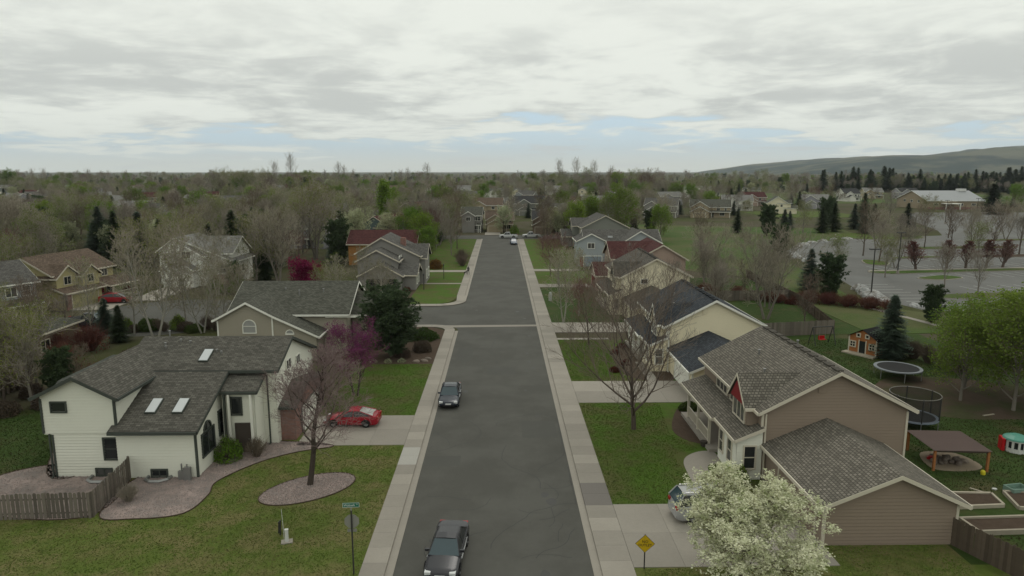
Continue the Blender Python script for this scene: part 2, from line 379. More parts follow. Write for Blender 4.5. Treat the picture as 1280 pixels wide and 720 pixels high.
# school car park
lot_poly = [(70, 158), (74, 171), (86, 190), (104, 204), (122, 208), (140, 214), (150, 232), (178, 300), (205, 335), (420, 335), (420, 128), (130, 92), (82, 94), (62, 97), (59.5, 108), (63, 122), (67, 142)]
sheet('parking_lot', lot_poly, .012, asphalt_lot)
paint_m = mat('road_paint', (.38, .38, .36), .8, .25, 3., spec=.2)
def stripes():
    ux, uy = .989, .15
    def row(x, y, n, d, L, gap=2.75):
        for k in range(n):
            a = (x + ux * gap * k, y + uy * gap * k); b = (a[0] - uy * L * d, a[1] + ux * L * d); w = .09
            mb = MB(); mb.face([(a[0] - w, a[1], .018), (a[0] + w, a[1], .018), (b[0] + w, b[1], .018), (b[0] - w, b[1], .018)][::1 if d > 0 else -1])
            struct(mb.build('parking_stripe', paint_m))
    row(82, 131.5, 22, -1, 5.4); row(82, 112.5, 14, 1, 5.4); row(79, 138.5, 24, 1, 5.2); row(94, 157, 22, -1, 5.2); row(94, 157.3, 22, 1, 5.2); row(100, 176, 24, -1, 5.2); row(104, 190, 22, 1, 5.2)
    for k in range(9):
        mb = MB(); y = 98.5 + 2.7 * k; mb.face([(63 + .2 * k, y - .09, .018), (68 + .2 * k, y - .09, .018), (68 + .2 * k, y + .09, .018), (63 + .2 * k, y + .09, .018)]); struct(mb.build('parking_stripe', paint_m))
stripes()
def island(poly, m_=grass_f):
    p = blob(poly, 5); c = np.mean(p, axis=0)
    k = sheet('kerb', [(x, y) for x, y in p], .13, concrete, 0)
    q = [tuple(c + (np.array(a) - c) * (1 - .3 / max(1, np.linalg.norm(np.array(a) - c)))) for a in p]
    sheet('lawn', q, .17, m_, .01)
island([(74, 134.6), (77, 132.4), (84, 133.3), (150, 143), (151, 146), (84, 137.6), (77, 138)])
island([(79, 126.8), (82, 124.5), (88, 127), (86, 130.2)]); island([(80, 147), (83, 144.6), (86.5, 150), (83, 154)], grass_b); island([(92, 156), (102, 157.5), (104, 160), (94, 159)])
island([(108, 175), (135, 178), (136, 182), (109, 179.5)]); island([(116, 158), (138, 161.5), (139, 164.5), (117, 162)], mulch); island([(104, 205), (118, 200), (130, 207), (128, 221), (110, 220)], grass_b)
island([(72, 106), (100, 110), (101, 112.4), (74, 109.5)]); island([(140, 196), (172, 200), (172, 203), (141, 199.5)])
sheet('path', [(74.5, 135.2), (150.5, 144.4), (150.4, 145.6), (74.6, 136.4)], .2, concrete, .02)
sheet('path', [(57.6, 84), (58.6, 84), (55, 100.5), (54, 100)], .09, concrete, .0)
# gravel beds beside the white house
bed_poly = blob([(-24, 42.9), (-23.7, 37.8), (-21.5, 37.3), (-18.9, 37.9), (-18.4, 40.2), (-18.6, 42.2), (-16.8, 45.2), (-14.6, 46.9), (-12.4, 47.85), (-15, 48.6), (-20, 48.5)], 6)
bed2_poly = blob([(-30.5, 45), (-33.5, 43), (-32.6, 40), (-29, 37.6), (-24.2, 37.75), (-24.3, 42), (-26, 44)], 6)
bed2b = blob([(-34.5, 53), (-32.6, 47.6), (-30, 43), (-28, 44), (-28, 53)], 5)
ell_poly = [(-12.35 + 3.05 * math.cos(t) * .83 - 1.75 * math.sin(t) * .56, 41.05 + 3.05 * math.cos(t) * .56 + 1.75 * math.sin(t) * .83) for t in np.linspace(0, 2 * math.pi, 40, endpoint=False)]
def gravel(name, poly, n, label, seed):
    o = sheet(name, poly, .125, gravel_m, .0); struct(o, 'stuff', label); o['category'] = 'gravel'
    rg = np.random.default_rng(seed); P = np.array(poly); lo, hi = P.min(0), P.max(0); V, F = [], []
    base = np.array([(1, 0, 0), (-1, 0, 0), (0, 1, 0), (0, -1, 0), (0, 0, 1), (0, 0, -1)], float); tri = [(0, 2, 4), (2, 1, 4), (1, 3, 4), (3, 0, 4)]
    Q = rg.uniform(lo, hi, (n * 4, 2)); Q = Q[inside_np(Q, poly)][:n]
    for x, y in Q:
        s = rg.uniform(.02, .06); p = base * s * rg.uniform(.6, 1.3, (6, 3)); a = rg.uniform(0, 6.28); c_, s_ = math.cos(a), math.sin(a)
        p[:, :2] = p[:, :2] @ np.array([[c_, -s_], [s_, c_]]); i = len(V); V += [tuple(q) for q in p + (x, y, .13)]; F += [(i + t[0], i + t[1], i + t[2]) for t in tri]
    me = bpy.data.meshes.new('loose_stones'); me.from_pydata(V, [], F); me.materials.append(stone_m); s_ = link('loose_stones', me, o); s_['kind'] = 'stuff'
    # dark edging strip pressed into the lawn
    mb = MB(); m_ = len(poly)
    for i in range(m_):
        (x0, y0), (x1, y1) = poly[i], poly[(i + 1) % m_]; dx, dy = x1 - x0, y1 - y0; l = math.hypot(dx, dy) or 1; nx, ny = dy / l * .05, -dx / l * .05
        mb.prism([(x0, y0), (x0 + nx, y0 + ny), (x1 + nx, y1 + ny), (x1, y1)], .0, .16)
    mb.build('edging', mulch, o)
gravel('gravel_bed', bed_poly, 5200, 'pink grey gravel bed in front of the white house', 1)
gravel('gravel_bed', bed2_poly, 3000, 'pale pink gravel behind the picket fence', 2)
gravel('gravel_bed', bed2b, 1500, 'pale pink gravel strip left of the white house', 5)
gravel('gravel_bed', ell_poly, 3200, 'oval gravel bed around the bare tree in the lawn', 3)
# front walk of the brown house
sheet('path', blob([(12.6, 38.4), (12.5, 43), (12.9, 45.2), (14.2, 46.4), (15.3, 46.3), (15.2, 44.6), (14.2, 44), (14, 42), (14.3, 38.4)], 5), .13, concrete, 0)
sheet('path', [(14.2, 63.2), (15.2, 63.2), (15.2, 70), (14.2, 70)], .13, concrete, 0)
sheet('dirt_patch', blob([(33, 57), (37, 53), (42, 52.5), (48, 53), (50, 58), (46, 63), (38, 64)], 5), .106, dirt_m, .0)
sheet('mulch_bed', blob([(14.6, 48), (13.4, 50), (14, 53), (15.4, 56), (17, 56), (17, 48)], 4), .112, mulch, 0)
sheet('mulch_bed', blob([(13.2, 64), (12, 69), (13, 76), (16.8, 78), (17, 64)], 4), .112, mulch, 0)
sheet('mulch_bed', blob([(-30, 103), (-26, 102.8), (-17, 103), (-14.6, 106), (-13.6, 114), (-14.8, 120), (-30, 120)], 4), .09, mulch, 0)
# foothills
def hills():
    rg = np.random.default_rng(5); nx, ny = 150, 46; X = np.linspace(300, 11500, nx); Y = np.linspace(4300, 8200, ny)
    px = [300, 1950, 2200, 2480, 2790, 3300, 3804, 4600, 6000, 11500]; pz = [-14, -8, 28, 66, 100, 138, 180, 225, 290, 330]
    ph = rg.uniform(0, 6.28, (14, 2)); V = []
    for j, y in enumerate(Y):
        for i, x in enumerate(X):
            top = np.interp(x * 5000 / max(y, 5000) if y < 5600 else x * 5000 / 5600, px, pz) * 1.12
            t = (y - 4300) / 1300.; s = t * t * (3 - 2 * t) if t < 1 else 1.
            z = top * (.16 * min(1, t * 3) + .84 * s)
            for k in range(14):
                fq = .0012 * 1.45 ** (k * .6); z += s * max(top, 0) * .085 / (1 + .35 * k) * math.sin(fq * x * math.cos(ph[k, 0]) * 1.2 + fq * y * math.sin(ph[k, 0]) + ph[k, 1])
            V.append((x, y, z - 3))
    F = [(j * nx + i, j * nx + i + 1, (j + 1) * nx + i + 1, (j + 1) * nx + i) for j in range(ny - 1) for i in range(nx - 1)]
    me = bpy.data.meshes.new('hills'); me.from_pydata(V, [], F); me.polygons.foreach_set('use_smooth', [True] * len(F))
    me.materials.append(mat('hill_scrub', (.017, .03, .026), 1., .4, .005, col2=(.1, .1, .066), mscale=.0018, mixr=(.48, .58), spec=0., world_co=True))
    struct(link('hills', me))
hills()

# ================================================================== HOUSES
FACE = {'S': 0., 'E': R(90), 'N': R(180), 'W': R(-90)}
WC = {}
def window_meshes(w, h, fm, gm, style):
    k = (round(w, 2), round(h, 2), fm.name, gm.name, style)
    if k in WC: return WC[k]
    f = MB(); t = .09; d0, d1 = -.1, .02
    if style == 'arch':
        n = 12; ro, ri = w / 2 + t, w / 2; zc = h - w / 2
        f.box(-w / 2 - t, -w / 2, d0, d1, -t, zc); f.box(w / 2, w / 2 + t, d0, d1, -t, zc); f.box(-w / 2, w / 2, d0, d1, -t, 0)
        for i in range(n):
            a0, a1 = math.pi * i / n, math.pi * (i + 1) / n
            q = [(ri * math.cos(a0), zc + ri * math.sin(a0)), (ro * math.cos(a0), zc + ro * math.sin(a0)), (ro * math.cos(a1), zc + ro * math.sin(a1)), (ri * math.cos(a1), zc + ri * math.sin(a1))]
            f.face([(x, d0, z) for x, z in q]); f.face([(q[1][0], d0, q[1][1]), (q[1][0], d1, q[1][1]), (q[2][0], d1, q[2][1]), (q[2][0], d0, q[2][1])]); f.face([(q[3][0], d0, q[3][1]), (q[3][0], d1, q[3][1]), (q[0][0], d1, q[0][1]), (q[0][0], d0, q[0][1])])
        p = MB(); p.face([(-w / 2, -.045, 0), (w / 2, -.045, 0)] + [(ri * math.cos(math.pi * i / n), -.045, zc + ri * math.sin(math.pi * i / n)) for i in range(n + 1)])
        panes = [(p.mesh('pane', gm), 0)]; m = MB(); m.box(-w / 2, w / 2, -.07, -.035, zc - .03, zc + .03); mm = [m.mesh('muntin', fm)]
    else:
        f.box(-w / 2 - t, -w / 2, d0, d1, -t, h + t); f.box(w / 2, w / 2 + t, d0, d1, -t, h + t); f.box(-w / 2, w / 2, d0, d1, -t, 0); f.box(-w / 2, w / 2, d0, d1, h, h + t)
        nx, nz = {'one': (1, 1), 'sash': (1, 2), 'two': (2, 1), 'three': (3, 1), 'grid': (2, 2)}[style]; pw, ph = w / nx, h / nz
        p = MB(); p.face([(-pw / 2 + .02, 0, .02), (pw / 2 - .02, 0, .02), (pw / 2 - .02, 0, ph - .02), (-pw / 2 + .02, 0, ph - .02)]); pm = p.mesh('pane', gm)
        panes = [(pm, (-w / 2 + pw * (i + .5), -.045, ph * j)) for i in range(nx) for j in range(nz)]
        mm = []
        if nx * nz > 1:
            for i in range(1, nx): m = MB(); m.box(-w / 2 + pw * i - .03, -w / 2 + pw * i + .03, -.078, -.035, 0, h); mm.append(m.mesh('muntin', fm))
            for j in range(1, nz): m = MB(); m.box(-w / 2, w / 2, -.074, -.035, ph * j - .03, ph * j + .03); mm.append(m.mesh('muntin', fm))
    WC[k] = (f.mesh('window', fm), panes, mm); return WC[k]
def laps(mb, pol, to3, n, lap=.2, out=.03):
    """overlapping clapboards over one flat wall polygon (a, z); each board tilts out at its foot"""
    zs = [z for _, z in pol]; z = min(zs); zt = max(zs)
    def span(zz):
        xs = []
        for (a0, z0), (a1, z1) in zip(pol, pol[1:] + pol[:1]):
            if (z0 - zz) * (z1 - zz) <= 0 and z0 != z1: xs.append(a0 + (a1 - a0) * (zz - z0) / (z1 - z0))
        return (min(xs), max(xs)) if len(xs) > 1 else None
    while z < zt - .03:
        z1 = min(z + lap, zt - .01); s0, s1 = span(z + .001), span(z1 - .001)
        if s0 and s1:
            a, b, c, d = (s0[0], z, out), (s0[1], z, out), (s1[1], z1, .004), (s1[0], z1, .004)
            P_ = [tuple(Vector(to3(q[0], q[1])) + n * q[2]) for q in (a, b, c, d)]; mb.face(P_)
            Q = [tuple(Vector(to3(q[0], q[1])) + n * .0) for q in (a, b)]; mb.face([Q[0], Q[1], P_[1], P_[0]])
        z += lap
class House:
    lap = False
    def __init__(s, name, loc, rz, wall, roof, trim, label, group=None, cat='house'):
        s.o = empty(name, (loc[0], loc[1], 0), R(rz)); tag(s.o, label, cat, group); s.w, s.r, s.t = wall, roof, trim
        s.ox, s.oy = (loc[0], loc[1]) if rz == 0 else (0, 0)
    def block(s, prof, ax, b0, b1, z0=0., wall=None, roof=None, oh=.4, inset=.4, th=.2, trim=None, walls=True):
        """extruded roof profile with walls under it; ax 'y': profile runs in x and is extruded along y"""
        if ax == 'y': prof = [(a - s.ox, z) for a, z in prof]; b0 -= s.oy; b1 -= s.oy
        else: prof = [(a - s.oy, z) for a, z in prof]; b0 -= s.ox; b1 -= s.ox
        P3 = (lambda a, b, z: (a, b, z)) if ax == 'y' else (lambda a, b, z: (b, a, z))
        fl = (lambda q: q) if ax == 'y' else (lambda q: q[::-1])
        def zat(a):
            for (a0, z_0), (a1, z1) in zip(prof, prof[1:]):
                if a0 <= a <= a1: return z_0 + (z1 - z_0) * (a - a0) / (a1 - a0)
            return prof[-1][1]
        A0, A1 = prof[0][0] + inset, prof[-1][0] - inset
        if walls:
            if len(prof) == 2: A1 = prof[-1][0] if prof[-1][1] > prof[0][1] else A1; A0 = prof[0][0] if prof[0][1] > prof[-1][1] else A0
            pol = [(A0, z0), (A1, z0), (A1, zat(A1) - th * .6)] + [(a, z - th * .6) for a, z in reversed(prof) if A0 < a < A1] + [(A0, zat(A0) - th * .6)]
            mb = MB(); n = len(pol)
            mb.face(fl([P3(a, b0, z) for a, z in pol])); mb.face(fl([P3(a, b1, z) for a, z in reversed(pol)]))
            for k in range(n):
                (a0, z_), (a1, z1) = pol[k], pol[(k + 1) % n]
                mb.face(fl([P3(a1, b0, z1), P3(a0, b0, z_), P3(a0, b1, z_), P3(a1, b1, z1)]))
            if s.lap:
                av, bv = (Vector((1, 0, 0)), Vector((0, 1, 0))) if ax == 'y' else (Vector((0, 1, 0)), Vector((1, 0, 0)))
                laps(mb, pol, lambda a, z: P3(a, b0, z), -bv); laps(mb, pol, lambda a, z: P3(a, b1, z), bv)
                for A, sg in ((A0, -1), (A1, 1)): laps(mb, [(b0, z0), (b1, z0), (b1, zat(A) - th * .6), (b0, zat(A) - th * .6)], lambda b, z: P3(A, b, z), av * sg)
            mb.build('wall', wall or s.w, s.o)
        mb = MB(); e0, e1 = b0 - oh, b1 + oh; v = 0
        for (a0, z_), (a1, z1) in zip(prof, prof[1:]):
            l = math.hypot(a1 - a0, z1 - z_)
            up = z1 > z_
            mb.face(fl([P3(a0, e0, z_), P3(a1, e0, z1), P3(a1, e1, z1), P3(a0, e1, z_)]), fl([(e0, v), (e0, v + l), (e1, v + l), (e1, v)])); v += l
            mb.face(fl([P3(a0, e1, z_ - th), P3(a1, e1, z1 - th), P3(a1, e0, z1 - th), P3(a0, e0, z_ - th)]))
        for e in (e0, e1):
            for (a0, z_), (a1, z1) in zip(prof, prof[1:]): mb.face([P3(a0, e, z_ - th), P3(a1, e, z1 - th), P3(a1, e, z1), P3(a0, e, z_)])
        for (a, z) in (prof[0], prof[-1]): mb.face([P3(a, e0, z - th), P3(a, e1, z - th), P3(a, e1, z), P3(a, e0, z)])
        rf = mb.build('roof', roof or s.r, s.o)
        # barge boards and gutters
        mb = MB(); g = .035; hh = th + .05
        for e, sg in ((e0, -1), (e1, 1)):
            for (a0, z_), (a1, z1) in zip(prof, prof[1:]):
                q = [(a0, z_ - hh), (a1, z1 - hh), (a1, z1 - .02), (a0, z_ - .02)]
                for bb in (e + sg * .004, e + sg * g): mb.face([P3(a, bb, z) for a, z in q])
                mb.face([P3(a0, e + sg * .004, z_ - .02), P3(a1, e + sg * .004, z1 - .02), P3(a1, e + sg * g, z1 - .02), P3(a0, e + sg * g, z_ - .02)])
                mb.face([P3(a0, e + sg * .004, z_ - hh), P3(a1, e + sg * .004, z1 - hh), P3(a1, e + sg * g, z1 - hh), P3(a0, e + sg * g, z_ - hh)])
        for (a, z), sg in ((prof[0], -1), (prof[-1], 1)):
            x0, x1 = sorted((a + sg * .004, a + sg * .1)); 
            if ax == 'y': mb.box(x0, x1, e0, e1, z - hh + .03, z - .03)
            else: mb.box(e0, e1, x0, x1, z - hh + .03, z - .03)
        mb.build('fascia', trim or s.t, rf)
        return rf
    def hip(s, x0, x1, y0, y1, ze, zr, z0=0., inset=.4, along='x'):
        x0 -= s.ox; x1 -= s.ox; y0 -= s.oy; y1 -= s.oy
        mb = MB(); mb.box(x0 + inset, x1 - inset, y0 + inset, y1 - inset, z0, ze - .1); mb.build('wall', s.w, s.o)
        if along == 'x': d = (y1 - y0) / 2; r0, r1 = (x0 + d, y0 + d, zr), (x1 - d, y0 + d, zr)
        else: d = (x1 - x0) / 2; r0, r1 = (x0 + d, y0 + d, zr), (x0 + d, y1 - d, zr)
        c = [(x0, y0, ze), (x1, y0, ze), (x1, y1, ze), (x0, y1, ze)]; mb = MB(); l = math.hypot(d, zr - ze)
        if along == 'x':
            fs = [[c[0], c[1], r1, r0], [c[1], c[2], r1], [c[2], c[3], r0, r1], [c[3], c[0], r0]]
        else: fs = [[c[0], c[1], r0], [c[1], c[2], r1, r0], [c[2], c[3], r1], [c[3], c[0], r0, r1]]
        for q in fs:
            w = math.dist(q[0], q[1]); mb.face(q, [(0, 0), (w, 0), (w / 2, l)] if len(q) == 3 else [(0, 0), (w, 0), (w - d, l), (d, l)])
        mb.face([(x, y, z) for x, y, z in c[::-1]]); rf = mb.build('roof', s.r, s.o)
        mb = MB()
        mb.box(x0 - .08, x1 + .08, y0 - .08, y0 - .004, ze - .2, ze - .02); mb.box(x0 - .08, x1 + .08, y1 + .004, y1 + .08, ze - .2, ze - .02); mb.box(x0 - .08, x0 - .004, y0 - .003, y1 + .003, ze - .2, ze - .02); mb.box(x1 + .004, x1 + .08, y0 - .003, y1 + .003, ze - .2, ze - .02)
        mb.build('fascia', s.t, rf); return rf
    def box(s, name, x0, x1, y0, y1, z0, z1, m_, parent=None):
        mb = MB(); mb.box(x0 - s.ox, x1 - s.ox, y0 - s.oy, y1 - s.oy, z0, z1); return mb.build(name, m_, parent or s.o)
    def tri(s, name, pts, m_):
        mb = MB(); mb.face([(x - s.ox, y - s.oy, z) for x, y, z in pts]); return mb.build(name, m_, s.o)
    def win(s, face, x, y, z, w, h, style='sash', fm=None, gm=None, shutters=None):
        k_ = (x * 3.7 + y * 5.3 + z * 2.1) % 1
        f, panes, mm = window_meshes(w, h, fm or s.t, gm or (curtain_m if k_ < .35 else glass_m), style)
        o = link('window', f, s.o, (x - s.ox, y - s.oy, z), FACE[face])
        for pm, loc in panes: link('pane', pm, o, loc if loc else (0, 0, 0))
        for q in mm: link('muntin', q, o)
        return o
    def garage_door(s, face, x, y, w, h=2.15, m_=None, rows=4, frame=None):
        mb = MB(); mb.box(-w / 2 - .12, -w / 2, -.1, .02, 0, h + .12); mb.box(w / 2, w / 2 + .12, -.1, .02, 0, h + .12); mb.box(-w / 2, w / 2, -.1, .02, h, h + .12)
        o = mb.build('garage_door', frame or s.t, s.o, (x - s.ox, y - s.oy, 0), FACE[face]); ph = h / rows
        mb = MB(); mb.box(-w / 2 + .01, w / 2 - .01, -.06, .0, .012, ph - .012)
        for k in range(max(2, int(w / .6))):
            q = (w - .1) / max(2, int(w / .6)); mb.box(-w / 2 + .05 + q * k + .06, -w / 2 + .05 + q * (k + 1) - .06, -.075, -.06, .1, ph - .1)
        pm = mb.mesh('panel', m_ or white_trim)
        for k in range(rows): link('panel', pm, o, (0, 0, ph * k))
        return o
    def door(s, face, x, y, z, m_, w=.95, h=2.1):
        mb = MB(); mb.box(-w / 2 - .1, -w / 2, -.1, .02, 0, h + .1); mb.box(w / 2, w / 2 + .1, -.1, .02, 0, h + .1); mb.box(-w / 2, w / 2, -.1, .02, h, h + .1); mb.box(-w / 2, w / 2, -.06, .0, 0, h)
        o = mb.build('door', m_, s.o, (x - s.ox, y - s.oy, z), FACE[face]); k = MB(); k.tube([(w / 2 - .1, -.1, 1), (w / 2 - .1, -.03, 1)], .035, 6); k.build('handle', metal_grey, o); return o
    def post(s, x, y, z0, z1, r=.09, m_=None):
        return s.box('post', x - r, x + r, y - r, y + r, z0, z1, m_ or s.t)
    def corner_board(s, x, y, z0, z1, m_=None, r=.07): return s.box('corner_board', x - r, x + r, y - r, y + r, z0, z1, m_ or s.t)
    def vent(s, x, y, z, h=.4, r=.07, m_=None):
        mb = MB(); mb.tube([(0, 0, -.3), (0, 0, h)], r, 8); mb.tube([(0, 0, h), (0, 0, h + .06)], r * 1.6, 8); return mb.build('roof_vent', m_ or metal_grey, s.o, (x - s.ox, y - s.oy, z))
    def downspout(s, x, y, z0, z1, m_=None):
        mb = MB(); mb.box(-.05, .05, -.04, .04, z0, z1); mb.box(-.05, .05, -.3, -.04, z0, z0 + .08); return mb.build('downspout', m_ or s.t, s.o, (x - s.ox, y - s.oy, 0))
    def railing(s, p0, p1, z, h=.9, n=12, m_=None):
        m_ = m_ or s.t; (x0, y0), (x1, y1) = p0, p1; x0 -= s.ox; x1 -= s.ox; y0 -= s.oy; y1 -= s.oy
        mb = MB(); mb.tube([(x0, y0, z + h), (x1, y1, z + h)], .05, 4); mb.tube([(x0, y0, z + .12), (x1, y1, z + .12)], .035, 4); o = mb.build('railing', m_, s.o)
        b = MB(); b.box(-.025, .025, -.025, .025, .12, h); me = b.mesh('baluster', m_)
        for k in range(n + 1): t = k / n; link('baluster', me, o, (x0 + (x1 - x0) * t, y0 + (y1 - y0) * t, z))

# ---- the white house, near left
white_sid = siding('white_siding', (.7, .695, .6)); roof_char = shingle('charcoal_shingle', (.112, .106, .09)); brick_red = mat('red_brick', (.23, .085, .06), .9, .15, 2., kind='brick', bump=.015)
def house_a():
    h = House('white_house', (-22, 43), 0, white_sid, roof_char, dark_trim, 'white clapboard house with dark green trim and charcoal roof, near left'); h.lap = True
    h.block([(-30.4, 5.72), (-27.6, 7.1), (-24.85, 5.66)], 'y', 43, 52.6, 3.15)
    h.box('wall', -29.5, -25.26, 43.04, 57.9, 0, 3.15, white_sid); mb = MB(); laps(mb, [(-7.5, .05), (-3.26, .05), (-3.26, 3.12), (-7.5, 3.12)], lambda a, z: (a, .04, z), Vector((0, -1, 0))); mb.build('wall', white_sid, h.o)
    h.box('soffit', -30, -29.51, 43.03, 52.4, 3.05, 3.147, white_sid)
    h.block([(42.4, 3.45), (52, 7.45), (58.6, 4.9)], 'x', -25.24, -20.1, wall=white_sid, oh=.3)
    h.block([(48.15, 5.87), (52.02, 7.47), (58.6, 4.93)], 'x', -27.3, -16.6, wall=white_sid, oh=.35)
    h.block([(46.55, 4.78), (49.4, 5.95)], 'x', -19.9, -17.6, wall=white_sid, oh=.3, inset=.3)
    h.block([(48.75, 2.85), (52.2, 3.9), (57.8, 2.85)], 'x', -16.59, -15.5, wall=brick_red, oh=.2)
    h.block([(46.9, 4.6), (48, 5.2), (55, 5.2), (56, 4.6)], 'x', -31.8, -29.5, roof=shingle('moss_shingle', (.085, .09, .078)), wall=white_sid, oh=.2)
    for x, y, z0, z1 in ((-29.98, 43, 3.15, 5.5), (-25.27, 43, 3.3, 5.4), (-29.48, 43.05, .05, 3.05), (-20.1, 42.82, .05, 3.3)): h.corner_board(x, y, z0, z1)
    h.win('S', -28.85, 43, 4.65, .9, .6, 'one'); h.win('S', -25.75, 43.04, 1.35, .85, 1.4, 'sash')
    for x in (-26.35, -22.6):
        h.win('S', x, 43.04 if x < -25 else 42.8, .22, .95, .42, 'two')
        mb = MB(); mb.tube([(-.75, 0, .2), (-.7, -.6, .2), (-.3, -.9, .2), (.3, -.9, .2), (.7, -.6, .2), (.75, 0, .2)], .12, 5); mb.build('window_well', metal_grey, h.o, (x + 22, -.1, 0))
    # big arched window of the street-side wing, and the entry
    h.win('E', -20.1, 44.6, 1.15, 1.9, 1.5, 'two'); h.win('E', -20.1, 44.6, 2.7, 1.1, .6, 'arch')
    h.win('E', -20.09, 46.9, 1.6, .9, 1.7, 'sash'); h.win('E', -16.59, 51.6, 5, 1.1, .7, 'two', white_trim); h.win('E', -16.59, 54, 3.1 + 1.6, 1.0, .7, 'two', white_trim)
    h.win('S', -18.9, 46.85, 3.0, .7, 1.2, 'one'); h.door('S', -18.5, 46.85, .15, mat('entry_door', (.075, .06, .05), .5))
    for x in (-19.6, -19.3, -17.75): h.post(x, 46.5, 0, 4.55, .07, white_trim if x != -19.6 else dark_trim)
    h.downspout(-17.2, 48.5, .1, 5.4, dark_trim); h.downspout(-29.66, 42.97, .1, 3.1)
    h.garage_door('E', -15.5, 53.2, 4.9)
    for x, y in ((-22, 49.7), (-23.5, 44.6), (-21.7, 44.6)):
        z = 3.45 + .4167 * (y - 42.4); a = math.atan(.4167); f = MB(); f.box(-.36, .36, -.72, .72, -.05, .13); o = f.build('skylight', dark_trim, h.o, (x + 22, y - 43, z)); o.rotation_euler = (a, 0, 0)
        g = MB(); g.box(-.31, .31, -.67, .67, .13, .16); g.build('pane', sky_glass, o)
    for x, y in ((-26.3, 53.2), (-25.6, 51), (-25.4, 50.6), (-21.4, 50.2), (-21, 50), (-23.8, 51.2), (-24.6, 51.4)): h.vent(x, y, 3.45 + .4167 * (min(y, 52) - 42.4) - .02, .16, .06)
    for x, y in ((-21, 42.5), (-20.6, 42.4)):
        mb = MB(); mb.box(-.22, .22, -.12, .12, .1, 1.0 if x > -20.8 else .7); mb.tube([(0, 0, .6), (0, 0, 1.2)], .05, 6); mb.build('meter_box', metal_grey, h.o, (x + 22, y - 43, 0))
house_a()

# ---- the three look-alike two-storey houses on the right
def house_r(y0, x0, wall, roof, trim, label, gable_m, winmat=None, dz=0., garage_m=None, porch_wall=None):
    h = House('two_storey_house', (x0, y0), 0, wall, roof, trim, label); h.lap = True; h.ox, h.oy = x0, y0; gx, gy = x0 - 17, y0 - 42; wm = winmat or trim
    B = lambda prof, ax, b0, b1, *a, **k: h.block([(p + (gx if ax == 'y' else gy), z + dz * (z > 4.6)) for p, z in prof], ax, b0 + (gy if ax == 'y' else gx), b1 + (gy if ax == 'y' else gx), *a, **k)
    W = lambda f, x, y, z, *a, **k: h.win(f, x + gx, y + gy, z, *a, **k)
    B([(16.55, 4.8), (21.7, 7.5), (26.85, 4.9)], 'y', 42, 54.6)
    B([(16.95, 2.55), (21.15, 4.3), (25, 2.55)], 'y', 33.85, 41.99)
    B([(42.38, 4.85), (44.1, 6.75), (45.82, 4.85)], 'x', 16.2, 20.9, 3.55, inset=.3, oh=.3)
    h.tri('gable_panel', [(15.99 + gx, 42.76 + gy, 4.84 + dz), (15.99 + gx, 44.1 + gy, 6.4 + dz), (15.99 + gx, 45.44 + gy, 4.84 + dz)], gable_m)
    # lean-to porch roof and the bay under it
    B([(14.95, 2.85), (17.0, 3.55)], 'y', 46.2, 54, walls=False, oh=.25)
    B([(15.1, 2.95), (17.0, 3.75)], 'y', 41.9, 45.5, inset=.25, oh=.25, wall=porch_wall or wall)
    for y in (52.9, 47.4, 50.2): h.post(15.25 + gx, y + gy, .1, 2.8)
    h.box('porch_floor', 14.95 + gx, 16.94 + gx, 46.3 + gy, 54 + gy, 0, .35, concrete)
    h.railing((15.25 + gx, 47.5 + gy), (15.25 + gx, 52.8 + gy), .35, n=22)
    for p in ((16.97, 42.0), (26.42, 42.0)): h.corner_board(p[0] + gx, p[1] + gy, .1, 4.7 + dz)
    for p in ((17.37, 33.86), (24.57, 33.86)): h.corner_board(p[0] + gx, p[1] + gy, .1, 2.4)
    for y, st in ((50, 'three'),): W('W', 16.95, y, 3.6 + dz, 2.4, 1.05, st)
    W('W', 16.2, 44.1, 3.6 + dz, 2.1, 1.25, 'three'); W('W', 16.95, 47.5, 3.6 + dz, 1.0, 1.05, 'sash')
    W('W', 15.35, 44.8, .9, .75, 1.5, 'sash'); W('W', 15.35, 43.1, .9, .75, 1.5, 'sash'); W('S', 16.2, 41.9, .9, .7, 1.5, 'sash'); W('W', 16.95, 51.8, .9, 1.4, 1.3, 'two')
    h.door('W', 16.95 + gx, 48.6 + gy, .35, gable_m)
    h.garage_door('W', 17.35 + gx, 37.2 + gy, 5.0, 2.1, garage_m or wall)
    h.downspout(17.15 + gx, 41.9 + gy, .1, 4.6 + dz)
    for x, y in ((19.6, 50), (18.7, 46.5), (23.4, 52)): h.vent(x + gx, y + gy, (7.5 - abs(x - 21.7) * .52) + dz, .3)
    mb = MB(); mb.box(-.25, .25, -.02, .03, 0, .6); mb.build('gable_vent', wall, h.o, (20.7 - 17, -.06, 6.0 + dz))
    for k in range(11):        # ridge caps lifting along the crest
        mb = MB(); mb.box(-.22, .22, -.42, .42, -.04, .05); mb.build('ridge_cap', roof, h.o, (4.7, .2 + k * 1.18, 7.5 + dz))
    return h
taupe = siding('taupe_siding', (.255, .2, .152)); cream = siding('cream_siding', (.77, .695, .5)); cream2 = siding('pale_cream_siding', (.68, .62, .46))
red_gable = mat('red_gable', (.22, .02, .025), .6)
hr1 = house_r(42, 17, taupe, shingle('weathered_shingle', (.185, .168, .14), bh=.19, bw=.24, ms=.026), trim_cream, 'taupe two-storey house with red gable and weathered grey roof, near right', red_gable, porch_wall=white_sid)
hr2 = house_r(66.6, 16.7, cream, shingle('blue_slate_shingle', (.052, .058, .066)), white_trim, 'cream yellow house with blue grey roof beyond the taupe house', cream, garage_m=white_trim)
hr3 = house_r(94.3, 17.0, cream2, shingle('brown_grey_shingle', (.11, .1, .085)), trim_cream, 'pale cream house with brown grey roof and white framed side window', dark_trim, dz=.65)
